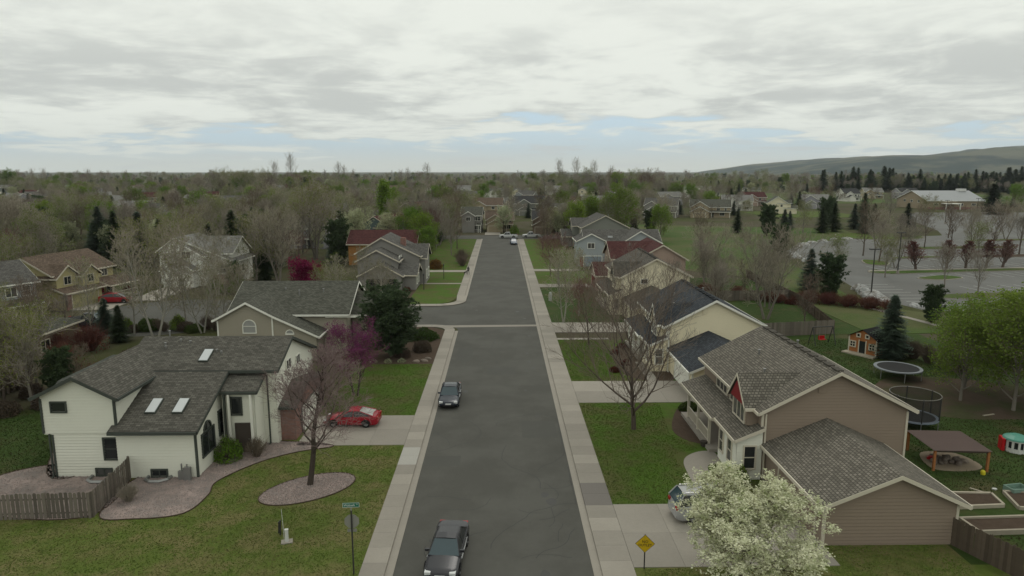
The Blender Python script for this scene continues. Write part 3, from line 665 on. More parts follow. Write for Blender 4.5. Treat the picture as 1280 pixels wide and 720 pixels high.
hr3.win('S', 20.1, 94.3, 4.55, .9, .6, 'one', white_trim)
# basement-level side details on the taupe house
hr1.box('step', 17.1, 17.9, 41.2, 41.9, 0, .2, concrete); hr1.box('lamp_box', 17.42, 17.6, 41.55, 41.9, 2.3, 2.6, dark_metal)
mb = MB(); mb.box(0, 2.2, 0, 3.6, .35, .5); mb.box(.05, .2, .05, .2, 0, .35); mb.box(2, 2.15, .05, .2, 0, .35); mb.build('deck', wood_pale, hr1.o, (9.5, 3.4, 0))

# ---- other houses along the street
def simple_house(name, loc, rz, size, eave, ridge, wall, roof, trim, label, wing=None, garage=True, garage_m=None, extra=None, group=None, far=False):
    """two-storey box: main ridge along local x, a cross gable and a garage to the front (local -y)"""
    w, d = size; h = House(name, loc, rz if rz else 1e-4, wall, roof, trim, label, group); h.ox = h.oy = 0
    h.block([(-.4, eave), (d / 2, ridge), (d + .4, eave)], 'x', -w / 2, w / 2)
    gw = wing or w * .45
    gx = -w / 2 + gw / 2 + .2
    h.block([(gx - gw / 2 - .35, eave - .05), (gx, eave - .05 + (gw / 2 + .35) * .62), (gx + gw / 2 + .35, eave - .05)], 'y', -1.5, d / 2, 2.8 if garage else 0)
    if garage:
        h.block([(gx - gw / 2 - .4, 2.7), (gx, 2.7 + (gw / 2 + .4) * .55), (gx + gw / 2 + .4, 2.7)], 'y', -4.2, 1.5)
        h.garage_door('S', gx, -4.2, min(4.9, gw - .8), 2.15, garage_m or wall)
    h.win('S', gx, -1.5, eave - 1.7, 1.3, 1.2, 'two')
    h.win('S', w * .2, 0, eave - 1.7, 1.3, 1.2, 'two'); h.win('S', w * .38, 0, eave - 1.7, .9, 1.2, 'sash')
    h.win('S', w * .3, 0, .9, 1.8, 1.3, 'three'); h.door('S', w * .06, 0, .2, red_gable if not far else dark_trim)
    h.block([(-1.7, 2.6), (0, 3.2)], 'x', gx + gw / 2 + .6, w / 2 - .1, walls=False, oh=.1)
    for x in (gx + gw / 2 + 1.2, w / 2 - .3): h.post(x, -1.5, 0, 2.6)
    for f, x in (('E', w / 2), ('W', -w / 2)):
        h.win(f, x, d * .3, eave - 1.7, 1.0, 1.1, 'sash'); h.win(f, x, d * .7, eave - 1.7, 1.0, 1.1, 'sash'); h.win(f, x, d * .5, 1., 1.2, 1.1, 'two')
    h.vent(w * .2, d * .62, ridge - .5, .5)
    return h
S = siding; 
beige = S('beige_siding', (.33, .3, .235)); greyd = S('grey_siding', (.235, .225, .205)); bluegrey = S('blue_grey_siding', (.3, .315, .315)); olive = S('olive_siding', (.4, .35, .18)); pinkbrick = S('pinkish_siding', (.36, .27, .22)); lightblue = S('pale_blue_siding', (.34, .37, .38))
greenish = S('slate_green_siding', (.09, .125, .12)); orange = S('cedar_orange_siding', (.3, .145, .045)); sage = S('sage_grey_siding', (.2, .205, .18)); offwhite = S('off_white_siding', (.68, .67, .61)); tan = S('tan_siding', (.36, .3, .2)); mauve = S('lilac_grey_siding', (.32, .31, .33)); brownw = S('brown_siding', (.17, .125, .09))
r_grey = shingle('grey_shingle', (.115, .11, .1)); r_red = shingle('dark_red_shingle', (.085, .034, .032)); r_brown = shingle('tan_brown_shingle', (.135, .1, .075)); r_dark = shingle('dark_shingle', (.055, .055, .055)); r_olive = shingle('olive_grey_shingle', (.1, .1, .082)); r_light = shingle('pale_grey_shingle', (.21, .205, .19))

# tan house with an arched window behind the white house
def house_b():
    h = House('tan_house', (-24, 71.5), 0, beige, r_olive, white_trim, 'tan house with arched attic window behind the white house'); h.lap = True
    h.block([(-30.6, 4.55), (-27.0, 6.5), (-24.2, 5.0), (-19.4, 2.75)], 'y', 71.5, 82)
    h.block([(74.2, 4.5), (80, 7.35), (86, 4.3)], 'x', -30, -17.2)
    h.block([(76.5, 4.0), (80, 6.1), (84, 4.0)], 'x', -17.1, -14.5, wall=beige)
    h.corner_board(-30.2, 71.5, 0, 4.4); h.corner_board(-24.4, 71.47, 0, 4.7)
    h.win('S', -26.85, 71.5, 3.1, 1.3, 1.35, 'arch', white_trim, blind_glare_m); h.win('S', -22.6, 71.5, 2.95, .75, .4, 'arch', white_trim, blind_glare_m); h.win('S', -22.6, 71.5, 1.9, .75, .7, 'one', white_trim); h.win('S', -28.4, 71.5, .8, 1.2, 1.3, 'two')
    h.win('E', -14.5, 80, 4.0, .9, .9, 'two'); h.garage_door('E', -14.5, 80, 4, 2.1)
    h.box('eave_light', -19.5, -15.6, 74.3, 74.5, 4.1, 4.25, white_trim)
    for x, y in ((-20.5, 78), (-25, 78.5), (-23, 77)): h.vent(x, y, 6.4, .3)
house_b()
# houses round the cul-de-sac
def house_c():
    h = House('olive_house', (-64.2, 105.6), 80, olive, r_brown, trim_cream, 'olive yellow house with brown roof and wide garage at the cul-de-sac')
    h.block([(-.4, 5.1), (4.5, 7.7), (9.4, 5.1)], 'x', -6.6, 5.6)
    h.block([(-7.0, 4.7), (-4.6, 6.5), (-2.2, 4.7)], 'y', -.7, 4.5, 2.8); h.block([(-3.0, 4.6), (-.9, 6.2), (1.2, 4.6)], 'y', -1.4, 4.5, 2.8)
    h.box('wall', -6.7, .4, -2.0, -.02, 0, 2.7, olive); h.block([(-2.5, 2.6), (-.3, 3.35)], 'x', -6.8, .6, walls=False, oh=.3)
    h.garage_door('S', -3.0, -2.0, 5.0, 2.15, S('olive_door', (.33, .3, .16))); h.box('brick_pier', -6.68, -5.7, -2.12, -2.03, 0, 2.5, brick_red)
    h.block([(-3.0, 2.5), (-.1, 3.5)], 'x', 1.2, 7.6, walls=False, oh=.1); h.post(2.0, -2.7, 0, 2.5); h.post(7.3, -2.7, 0, 2.5); h.box('porch_floor', 1.2, 7.6, -2.9, -.05, 0, .3, concrete); h.railing((2.1, -2.7), (7.2, -2.7), .3, n=18)
    h.win('S', -.9, -1.4, 3.5, 1.1, 1.1, 'two'); h.win('S', -4.6, -.7, 3.6, 1.3, 1.1, 'two'); h.door('S', 2.6, 0, .3, red_gable); h.win('S', 4.6, 0, .9, 1.6, 1.3, 'two'); h.win('S', 3.6, 0, 3.7, 1.2, 1.0, 'two')
    h.box('brick_base', 1.3, 5.5, -.12, -.05, 0, 1.0, brick_red); h.vent(-2, 5.4, 7, .5)
house_c()
simple_house('blue_grey_house', (-66.2, 88.6), 62, (10.5, 8), 5.3, 8, bluegrey, r_grey, white_trim, 'blue grey house with white trim at the left edge', wing=4.2, garage=True)
def house_e():
    h = House('low_grey_house', (-51, 72), 0, brownw, r_olive, trim_cream, 'low house with a mossy grey hip roof half hidden in bare trees, left')
    h.hip(-60.5, -48.6, 66.5, 78.5, 3.1, 5.3); h.block([(-56, 3.0), (-52.8, 4.6), (-49.6, 3.0)], 'y', 64.5, 70)
    h.win('S', -52.8, 64.5, 1.1, 1.6, 1.1, 'two'); h.win('S', -49.8, 66.9, 1.1, 1.4, 1.1, 'two'); h.win('E', -49.0, 72, 1.1, 1.4, 1.1, 'two')
    h.vent(-52, 70, 4.2)
house_e()
def house_f():
    h = House('white_gabled_house', (-55, 121), 0, offwhite, r_light, white_trim, 'white house with stacked gables and white garage behind the aspens')
    h.block([(-61.2, 6.1), (-57.7, 8.6), (-47.4, 4.2)], 'y', 121.6, 131); h.block([(-58.7, 5.3), (-55.5, 7.2), (-52.3, 5.3)], 'y', 120.4, 126); h.block([(-59.2, 3.1), (-56.2, 4.9), (-53.2, 3.1)], 'y', 118.3, 122)
    h.block([(122.6, 5.6), (127.5, 8.3), (132, 5.6)], 'x', -58, -48.5); h.garage_door('S', -56.2, 118.3, 3.9, 2.2, white_trim)
    h.win('S', -55.5, 120.4, 5.0, 1.5, 1.1, 'two'); h.win('S', -49.7, 121.6, 2.2, 1.6, 1.6, 'arch'); h.win('S', -59.6, 121.6, 4.4, .9, 1.1, 'sash'); h.box('brick_base', -51.6, -47.9, 121.45, 121.55, 0, 1.9, brick_red)
    h.vent(-51.6, 126, 7.3, .7, .14, dark_metal); h.win('E', -47.8, 126, 2, 1.3, 1.2, 'two')
house_f()
def house_h():
    h = House('grey_gabled_house', (-20, 113.8), 0, greyd, r_grey, trim_cream, 'grey house with three stepped gables and an open garage on the corner')
    h.block([(-24.2, 2.75), (-20.2, 4.9), (-16.4, 2.75)], 'y', 113.8, 121); h.block([(-25, 4.9), (-21.3, 6.9), (-17.4, 4.9)], 'y', 116.5, 124, 0); h.block([(-26, 5.7), (-21.2, 8.6), (-14.2, 5.2)], 'y', 121, 131)
    h.block([(121.5, 4.8), (125.5, 7), (129, 4.8)], 'x', -20, -13.6); h.block([(115, 2.7), (118.5, 4.3), (122, 2.7)], 'x', -17.5, -14.6)
    mb = MB(); mb.face([(-2.5, 0, 0), (2.5, 0, 0), (2.5, 0, 2.2), (-2.5, 0, 2.2)]); mb.build('garage_shade', mat('garage_shade_black', (.02, .02, .02), .9), h.o, (-.2, -.012, 0))  # shade of the open garage, painted as a flat near-black sheet
    h.box('door_post', -20.3, -20.1, 113.7, 113.79, 0, 2.2, trim_cream)
    for f, x, y, z in (('E', -17.8, 119, 3.9), ('E', -17.8, 121.5, 3.9), ('E', -14.6, 117.2, .9), ('E', -14.6, 119.6, .9), ('E', -13.6, 123.6, .9), ('E', -13.6, 126.8, .9), ('E', -13.6, 125, 4.2)): h.win(f, x, y, z, 1., 1.5, 'sash', white_trim)
    h.box('chimney', -18.2, -17.3, 123.5, 124.4, 6, 8.2, brick_red)
house_h()
def house_i():
    h = House('orange_house', (-24, 148), 0, orange, r_red, trim_cream, 'orange timber house with dark red roof behind the grey gabled house')
    h.block([(147, 4.6), (152, 7.3), (157, 4.6)], 'x', -33, -18.5); h.block([(-24.6, 4.2), (-21.5, 5.6), (-18.4, 4.2)], 'y', 144, 150)
    h.win('S', -28, 147.4, 2.7, 1.6, 1.2, 'two'); h.win('S', -21.5, 144, 2.2, 1.6, 1.2, 'two'); h.win('E', -18.5, 150.5, 3, 1.3, 1.2, 'two'); h.win('E', -18.5, 153.5, 3, 1.3, 1.2, 'two'); h.win('E', -18.5, 152, .8, 1.6, 1.2, 'two')
house_i()
simple_house('slate_green_house', (-26.5, 186), 68, (13, 10), 5.4, 8.4, greenish, r_red, trim_cream, 'slate green house with red brown roof farther up the left side', far=True)
simple_house('porch_house', (-9.8, 228), -2, (6.6, 9), 5.6, 8.3, greyd, r_olive, white_trim, 'narrow grey house with white porch facing down the street', garage=False, wing=4.2, far=True)
simple_house('garage_house', (-.4, 231), 1, (9, 9), 4.0, 6.4, tan, r_brown, trim_cream, 'low tan house with wide garage at the end of the street', wing=5.4, far=True)
# right-hand side farther up
def house_r4():
    h = House('red_roof_house', (20, 112.5), 0, pinkbrick, r_red, trim_cream, 'pinkish house with dark red roof and red front door')
    h.block([(22.8, 5.2), (27.6, 7.8), (32, 5.2)], 'y', 115.4, 128); h.block([(117.2, 5.1), (122.3, 7.7), (127, 5.1)], 'x', 19.4, 27); h.block([(113.3, 2.75), (117.5, 4.6), (121.8, 2.75)], 'x', 16.2, 21)
    h.win('W', 19.4, 120.5, 3.7, 1.2, 1.1, 'two'); h.win('W', 19.4, 124, 3.7, 1.2, 1.1, 'two'); h.win('S', 26, 115.4, 3.6, 1.2, 1.1, 'two'); h.garage_door('W', 16.2, 117.5, 4.8, 2.1, mat('red_garage_door', (.16, .03, .03), .6))
    h.win('S', 21.5, 117.65, 3.7, 1.2, 1., 'two'); h.door('W', 19.38, 126, .2, red_gable); h.win('S', 18.6, 113.72, .9, 1.2, 1.1, 'two'); h.vent(23, 121, 7)
house_r4()
def house_r5():
    h = House('pale_blue_house', (18.5, 143), 0, lightblue, r_grey, white_trim, 'pale blue house with grey roof and a garage beneath the upper storey')
    h.block([(16.0, 5.5), (19.2, 7.1), (22.4, 5.5)], 'y', 144.5, 152); h.block([(144.8, 5.2), (149, 7.6), (153, 5.2)], 'x', 18, 34); h.block([(25, 5.4), (29, 7.9), (33.6, 5.4)], 'y', 141.3, 150)
    h.garage_door('S', 19.6, 144.5, 3.8, 2.2, mat('blue_door', (.25, .3, .34), .6)); h.box('red_door', 16.8, 17.5, 144.46, 144.49, 0, 2.1, red_gable); h.win('S', 19.2, 144.5, 3.9, 1.4, 1.1, 'two'); h.win('S', 28.8, 141.3, 3.6, 1.4, 1.1, 'two'); h.win('S', 24, 145.2, 3.4, 1.2, 1., 'two')
    h.box('skylight', 23, 24, 146.2, 147.2, 6.0, 6.35, sky_glass)
house_r5()
simple_house('sage_house', (21, 184), -88, (13, 12), 5.6, 8.8, sage, r_grey, trim_cream, 'large sage grey gabled house up the right side of the street', far=True)
simple_house('dark_brown_house', (17.5, 226), -4, (14, 10), 4.2, 7.2, brownw, r_dark, trim_cream, 'dark brown house behind the white pickups', far=True)

# ---- houses seen between the trees farther off
def far_houses():
    L = [('light_gabled_house', -51, 182, -35, (11, 9), 5.2, 8, mauve, r_grey, 'pale lilac grey gabled house behind the crimson tree'),
         ('cream_house', -140, 196, 30, (13, 9), 4.2, 7, cream2, r_brown, 'cream house with brown roof at the far left edge'),
         ('grey_house', -152, 285, 20, (14, 10), 5, 8, mauve, r_light, 'pale grey house above the dark spruces on the left'),
         ('white_house', -196, 352, 15, (13, 10), 5, 8, offwhite, r_light, 'white house among bare trees, upper left'),
         ('red_roof_house', -205, 402, 10, (14, 10), 5, 8, tan, r_red, 'tan house with red roof, upper left'),
         ('tan_house', -166, 372, -15, (13, 9), 4.6, 7.6, olive, r_light, 'yellowish house with pale rake boards, upper left'),
         ('cream_house', -98, 205, -20, (12, 9), 5, 8, cream, r_olive, 'cream yellow house behind bare trees beyond the white gabled house'),
         ('grey_house', -118, 300, 12, (13, 10), 5, 8, greyd, r_grey, 'grey house in the trees, left of the tall poplar'),
         ('white_house', -64, 268, -25, (12, 9), 5, 8, offwhite, r_grey, 'white gable just left of the bright green poplar'),
         ('maroon_house', -28, 262, 60, (13, 10), 5.4, 8.6, brownw, r_red, 'maroon roofed house beyond the slate green house'),
         ('tan_house', -6, 300, -4, (13, 10), 5.4, 8.6, tan, r_brown, 'tan house with a gable window beyond the porch house'),
         ('grey_house', 14, 318, 8, (14, 10), 5.4, 8.8, sage, r_dark, 'dark roofed grey house beyond the end of the street'),
         ('white_house', 46, 335, -10, (13, 10), 5.2, 8.2, mauve, r_light, 'pale house behind the green tree right of the street'),
         ('grey_house', 70, 300, -20, (14, 11), 5.2, 8.4, greyd, r_grey, 'grey house left of the field spruces'),
         ('brown_house', 92, 300, -15, (17, 11), 4.6, 7.8, tan, r_olive, 'wide tan house at the top of the green field'),
         ('white_house', 122, 352, -12, (15, 10), 5, 8, offwhite, r_light, 'white house with pale roof beyond the green field'),
         ('cream_house', 138, 330, 75, (10, 9), 5, 8.2, cream2, r_olive, 'cream gable end beside the green field'),
         ('red_roof_house', 150, 402, 5, (13, 9), 5, 8, pinkbrick, r_red, 'pinkish house with red roof beyond the field trees'),
         ('pale_house', 172, 372, -8, (14, 9), 5.2, 7.6, mauve, r_light, 'pale grey house behind bare trees right of the field'),
         ('white_house', 238, 462, 10, (12, 9), 5, 8.6, offwhite, r_dark, 'small white gable over a dark roof, beyond the green strip'),
         ('grey_house', 300, 500, 6, (15, 10), 5, 8, mauve, r_dark, 'lilac grey house left of the long school building'),
         ('tan_house', 276, 505, -8, (13, 10), 5, 8, tan, r_light, 'tan pale house left of the school, half hidden'),
         ('grey_house', -250, 330, 25, (14, 10), 5, 8, greyd, r_dark, 'dark grey house far left among bare trees'),
         ('tan_house', -95, 420, 0, (14, 10), 5, 8, tan, r_brown, 'tan house in the middle of the far left trees'),
         ('white_house', -20, 420, 4, (14, 10), 5, 8, offwhite, r_grey, 'white house far beyond the end of the street'),
         ('grey_house', 75, 430, -4, (14, 10), 5, 8, bluegrey, r_grey, 'blue grey house far behind the right-hand green trees')]
    for nm, x, y, rz, sz, ev, rg_, w, r_, lab in L:
        simple_house(nm, (x, y), rz, sz, ev, rg_, w, r_, white_trim, lab, far=True, group='houses seen between far trees')
far_houses()
# small houses scattered through the far trees: body, roof, gable wing, a few windows
def far_rows():
    rg_ = random.Random(21); cols = [offwhite, mauve, tan, cream2, greyd, bluegrey, beige, offwhite, mauve]; rfs = [r_light, r_grey, r_brown, r_olive, r_red, r_light, r_light]; nm = {id(offwhite): 'white', id(mauve): 'pale grey', id(tan): 'tan', id(cream2): 'cream', id(greyd): 'grey', id(bluegrey): 'blue grey', id(beige): 'beige'}; spots = []
    k = 0
    while k < 46:
        y = rg_.uniform(235, 640); x = rg_.uniform(-.74, .4) * y
        if abs(x) < 14 and y < 300 or (x > 40 and y < 300) or any((x - a) ** 2 + (y - b) ** 2 < 26 ** 2 for a, b in spots) or any((x - o.location.x) ** 2 + (y - o.location.y) ** 2 < 22 ** 2 for o in C.objects if o.get('category') == 'house'): continue
        spots.append((x, y)); k += 1; w = rg_.choice(cols); h = House('far_house', (x, y), rg_.uniform(-40, 40) or 1, w, rg_.choice(rfs), white_trim, nm[id(w)] + ' house half hidden in the far trees', 'houses in the far rows'); W_ = rg_.uniform(10, 15); D = rg_.uniform(8, 10); e = rg_.choice((3.4, 5.2, 5.4))
        h.block([(-.4, e), (D / 2, e + 2.7), (D + .4, e)], 'x', -W_ / 2, W_ / 2); h.block([(-W_ / 2 - .2, e - .1), (-W_ / 4, e + 1.7), (.2, e - .1)], 'y', -2, D / 2)
        for x_ in (-W_ / 4, W_ * .12, W_ * .34): h.win('S', x_, -2 if x_ < 0 else 0, e - 1.7, 1.4, 1.1, 'two')
        h.win('E', W_ / 2, D * .5, e - 1.7, 1.2, 1.1, 'two'); h.win('W', -W_ / 2, D * .5, e - 1.7, 1.2, 1.1, 'two'); h.garage_door('S', -W_ / 4, -2, W_ / 2 - 1.4, 2.1, white_trim) if e > 4 else h.win('S', W_ * .2, 0, .6, 1.6, 1.1, 'two')
far_rows()
# long school gymnasium beyond the car park
def gym():
    g = House('school_building', (230, 362), -2, mat('tan_block', (.3, .245, .17), .9, .08, .3), mat('metal_roof', (.27, .28, .285), .55, .06, .3, spec=.3), white_trim, 'long tan school building with pale metal roof beyond the car park', None, 'building')
    g.block([(-1, 4.6), (15, 9.6), (31, 4.6)], 'x', -3, 27, oh=.6, inset=.8)
    g.box('wall_band', -2.9, 26.9, -.28, -.21, 0, 1.3, brick_red)
    for k in range(4): g.win('S', 1.5 + 6.6 * k, -.2, 2.0, 2.2, 1.2, 'three')
    g.box('roof_unit', 21, 25, 13, 16, 9.2, 10.6, white_metal); g.box('entry_canopy', 4, 12, -5, -.3, 3, 3.4, white_trim)
    for x in (4.4, 11.6): g.post(x, -4.7, 0, 3, .2)
    for k in range(3): g.win('W', -3, 8 + 7 * k, 3.4, 2., 1.2, 'two')
gym()

# ================================================================== THINGS
# ---- fences
def fence(name, pts, label, board_w, gap, h, m_, dog_ear=True, post_every=2.4, group=None, th=.02, rail_side=1, jit=.03, cat='fence', post_m=None):
    root = empty(name, (pts[0][0], pts[0][1], 0)); tag(root, label, cat, group); ox, oy = pts[0]; rg = random.Random(len(label)); B = {}
    for k in range(4):
        mb = MB(); w = board_w / 2; hh = h + rg.uniform(-jit, jit); e = board_w * .28
        poly = [(-w, 0), (w, 0), (w, hh - e), (w - e, hh), (-w + e, hh), (-w, hh - e)] if dog_ear else [(-w, 0), (w, 0), (w, hh), (-w, hh)]
        n = len(poly); mb.face([(x, -th, z) for x, z in poly]); mb.face([(x, 0, z) for x, z in reversed(poly)])
        for i in range(n): (x0, z0), (x1, z1) = poly[i], poly[(i + 1) % n]; mb.face([(x1, -th, z1), (x0, -th, z0), (x0, 0, z0), (x1, 0, z1)])
        B[k] = mb.mesh('board', m_)
    for (x0, y0), (x1, y1) in zip(pts, pts[1:]):
        L = math.hypot(x1 - x0, y1 - y0); a = math.atan2(y1 - y0, x1 - x0); ux, uy = math.cos(a), math.sin(a)
        for z in (.35, h - .4):
            mb = MB(); mb.box(0, L, .0, .05, z - .045, z + .045); mb.build('rail', m_, root, (x0 - ox, y0 - oy, .1), a)
        n = max(1, round(L / (board_w + gap))); st = L / n
        for i in range(n): 
            o = link('board', B[rg.randrange(4)], root, (x0 - ox + ux * st * (i + .5), y0 - oy + uy * st * (i + .5), .08), a + rg.uniform(-.03, .03)); o.rotation_euler[1] = rg.uniform(-.015, .015)
        m = max(1, round(L / post_every)); pm = MB(); pm.box(-.05, .05, .05, .15, 0, h + .06); pme = pm.mesh('post', post_m or m_)
        for i in range(m + 1): link('post', pme, root, (x0 - ox + ux * L * i / m, y0 - oy + uy * L * i / m, .02), a)
    return root
fence('picket_fence', [(-34, 37.05), (-29.2, 37.3), (-23.95, 37.5), (-24.4, 42.6)], 'weathered dog-eared picket fence turning to the white house', .19, .055, 1.62, wood_grey)
fence('board_fence', [(24.35, 33.95), (25.55, 31.0), (27.5, 26)], 'dark brown board fence running from the taupe garage corner', .18, .004, 1.6, wood_brown, False)
fence('board_fence', [(29.5, 80.4), (41.5, 82.4)], 'grey board fence across the back of the taupe house garden', .29, .012, 1.75, wood_grey, False)
fence('board_fence', [(41.6, 82.5), (45.2, 101), (46.8, 128)], 'long weathered fence between the gardens and the school lawn', .3, .02, 1.6, wood_brown, False, 3.)
fence('board_fence', [(28.5, 104), (45.6, 105.2)], 'grey fence behind the pale cream house', .3, .02, 1.6, wood_grey, False, 3.)
fence('lattice_fence', [(27.2, 79.4), (29.3, 80.2)], 'short dark fence by the cream yellow house', .1, .05, 1.75, wood_brown, False)

# ---- cars
def paint(name, col, rough=.25): return mat(name, col, rough, .03, 2., spec=.35, coat=.15)
rim_m = mat('alloy_rim', (.35, .35, .35), .35, .05, 4., metal=.7, spec=.5); lamp_m = mat('headlamp', (.62, .63, .62), .1, .03, 4., spec=.6); tail_m = mat('tail_lamp', (.3, .012, .012), .2, .03, 4., spec=.5); plate_m = mat('licence_plate', (.55, .56, .55), .5); chrome = mat('chrome_trim', (.5, .5, .5), .2, .02, 4., metal=.8)
WHEEL = {}
def wheel_meshes(r):
    if r in WHEEL: return WHEEL[r]
    mb = MB(); n = 20; prof = [(-.1, .62), (-.1, .93), (-.07, 1), (.07, 1), (.1, .93), (.1, .62)]
    for k in range(n):
        a0, a1 = 2 * math.pi * k / n, 2 * math.pi * (k + 1) / n
        for (x0, q0), (x1, q1) in zip(prof, prof[1:]): mb.face([(x0, r * q0 * math.cos(a0), r * q0 * math.sin(a0)), (x0, r * q0 * math.cos(a1), r * q0 * math.sin(a1)), (x1, r * q1 * math.cos(a1), r * q1 * math.sin(a1)), (x1, r * q1 * math.cos(a0), r * q1 * math.sin(a0))])
    t = mb.mesh('tyre', black_rubber, True); mb = MB()
    mb.tube([(-.06, 0, 0), (.06, 0, 0)], r * .6, 16)
    for k in range(5):
        a = 2 * math.pi * k / 5; c, s_ = math.cos(a), math.sin(a)
        for sx in (-1, 1): mb.tube([(sx * .07, 0, 0), (sx * .08, r * .58 * c, r * .58 * s_)], r * .09, 4)
    WHEEL[r] = (t, mb.mesh('rim', rim_m)); return WHEEL[r]
# side profiles: (s along the length 0 front .. 1 rear, deck height) and the glasshouse corner points
STY = {'sedan': dict(L=4.75, W=1.8, r=.32, deck=[(0, .48), (.015, .62), (.06, .7), (.28, .86), (.35, .9), (.5, .92), (.76, .96), (.83, 1.0), (.97, .97), (.99, .8), (1, .5)], cab=[(.27, .87), (.415, 1.4), (.52, 1.45), (.66, 1.42), (.81, 1.0)], ax=(.185, .79)),
       'coupe': dict(L=4.35, W=1.74, r=.31, deck=[(0, .42), (.02, .55), (.08, .64), (.3, .8), (.36, .86), (.5, .88), (.78, .93), (.86, .95), (.97, .93), (.99, .75), (1, .48)], cab=[(.3, .82), (.46, 1.24), (.55, 1.29), (.66, 1.26), (.9, .95)], ax=(.19, .78)),
       'hatch': dict(L=4.45, W=1.75, r=.31, deck=[(0, .5), (.02, .68), (.06, .76), (.2, .92), (.3, .98), (.5, 1.0), (.8, 1.04), (.95, 1.05), (.99, .9), (1, .5)], cab=[(.17, .93), (.4, 1.45), (.52, 1.5), (.72, 1.44), (.97, 1.08)], ax=(.19, .79)),
       'suv': dict(L=4.75, W=1.86, r=.36, deck=[(0, .55), (.02, .8), (.06, .92), (.25, 1.03), (.32, 1.06), (.5, 1.08), (.8, 1.1), (.97, 1.1), (.99, .9), (1, .55)], cab=[(.26, 1.04), (.39, 1.66), (.52, 1.72), (.9, 1.68), (.985, 1.1)], ax=(.19, .79)),
       'pickup': dict(L=5.6, W=1.95, r=.39, deck=[(0, .6), (.015, .9), (.05, 1.02), (.24, 1.1), (.3, 1.12), (.5, 1.12), (.58, 1.13), (.97, 1.15), (.995, 1.1), (1, .6)], cab=[(.25, 1.1), (.35, 1.7), (.42, 1.8), (.56, 1.78), (.6, 1.14)], ax=(.17, .78))}
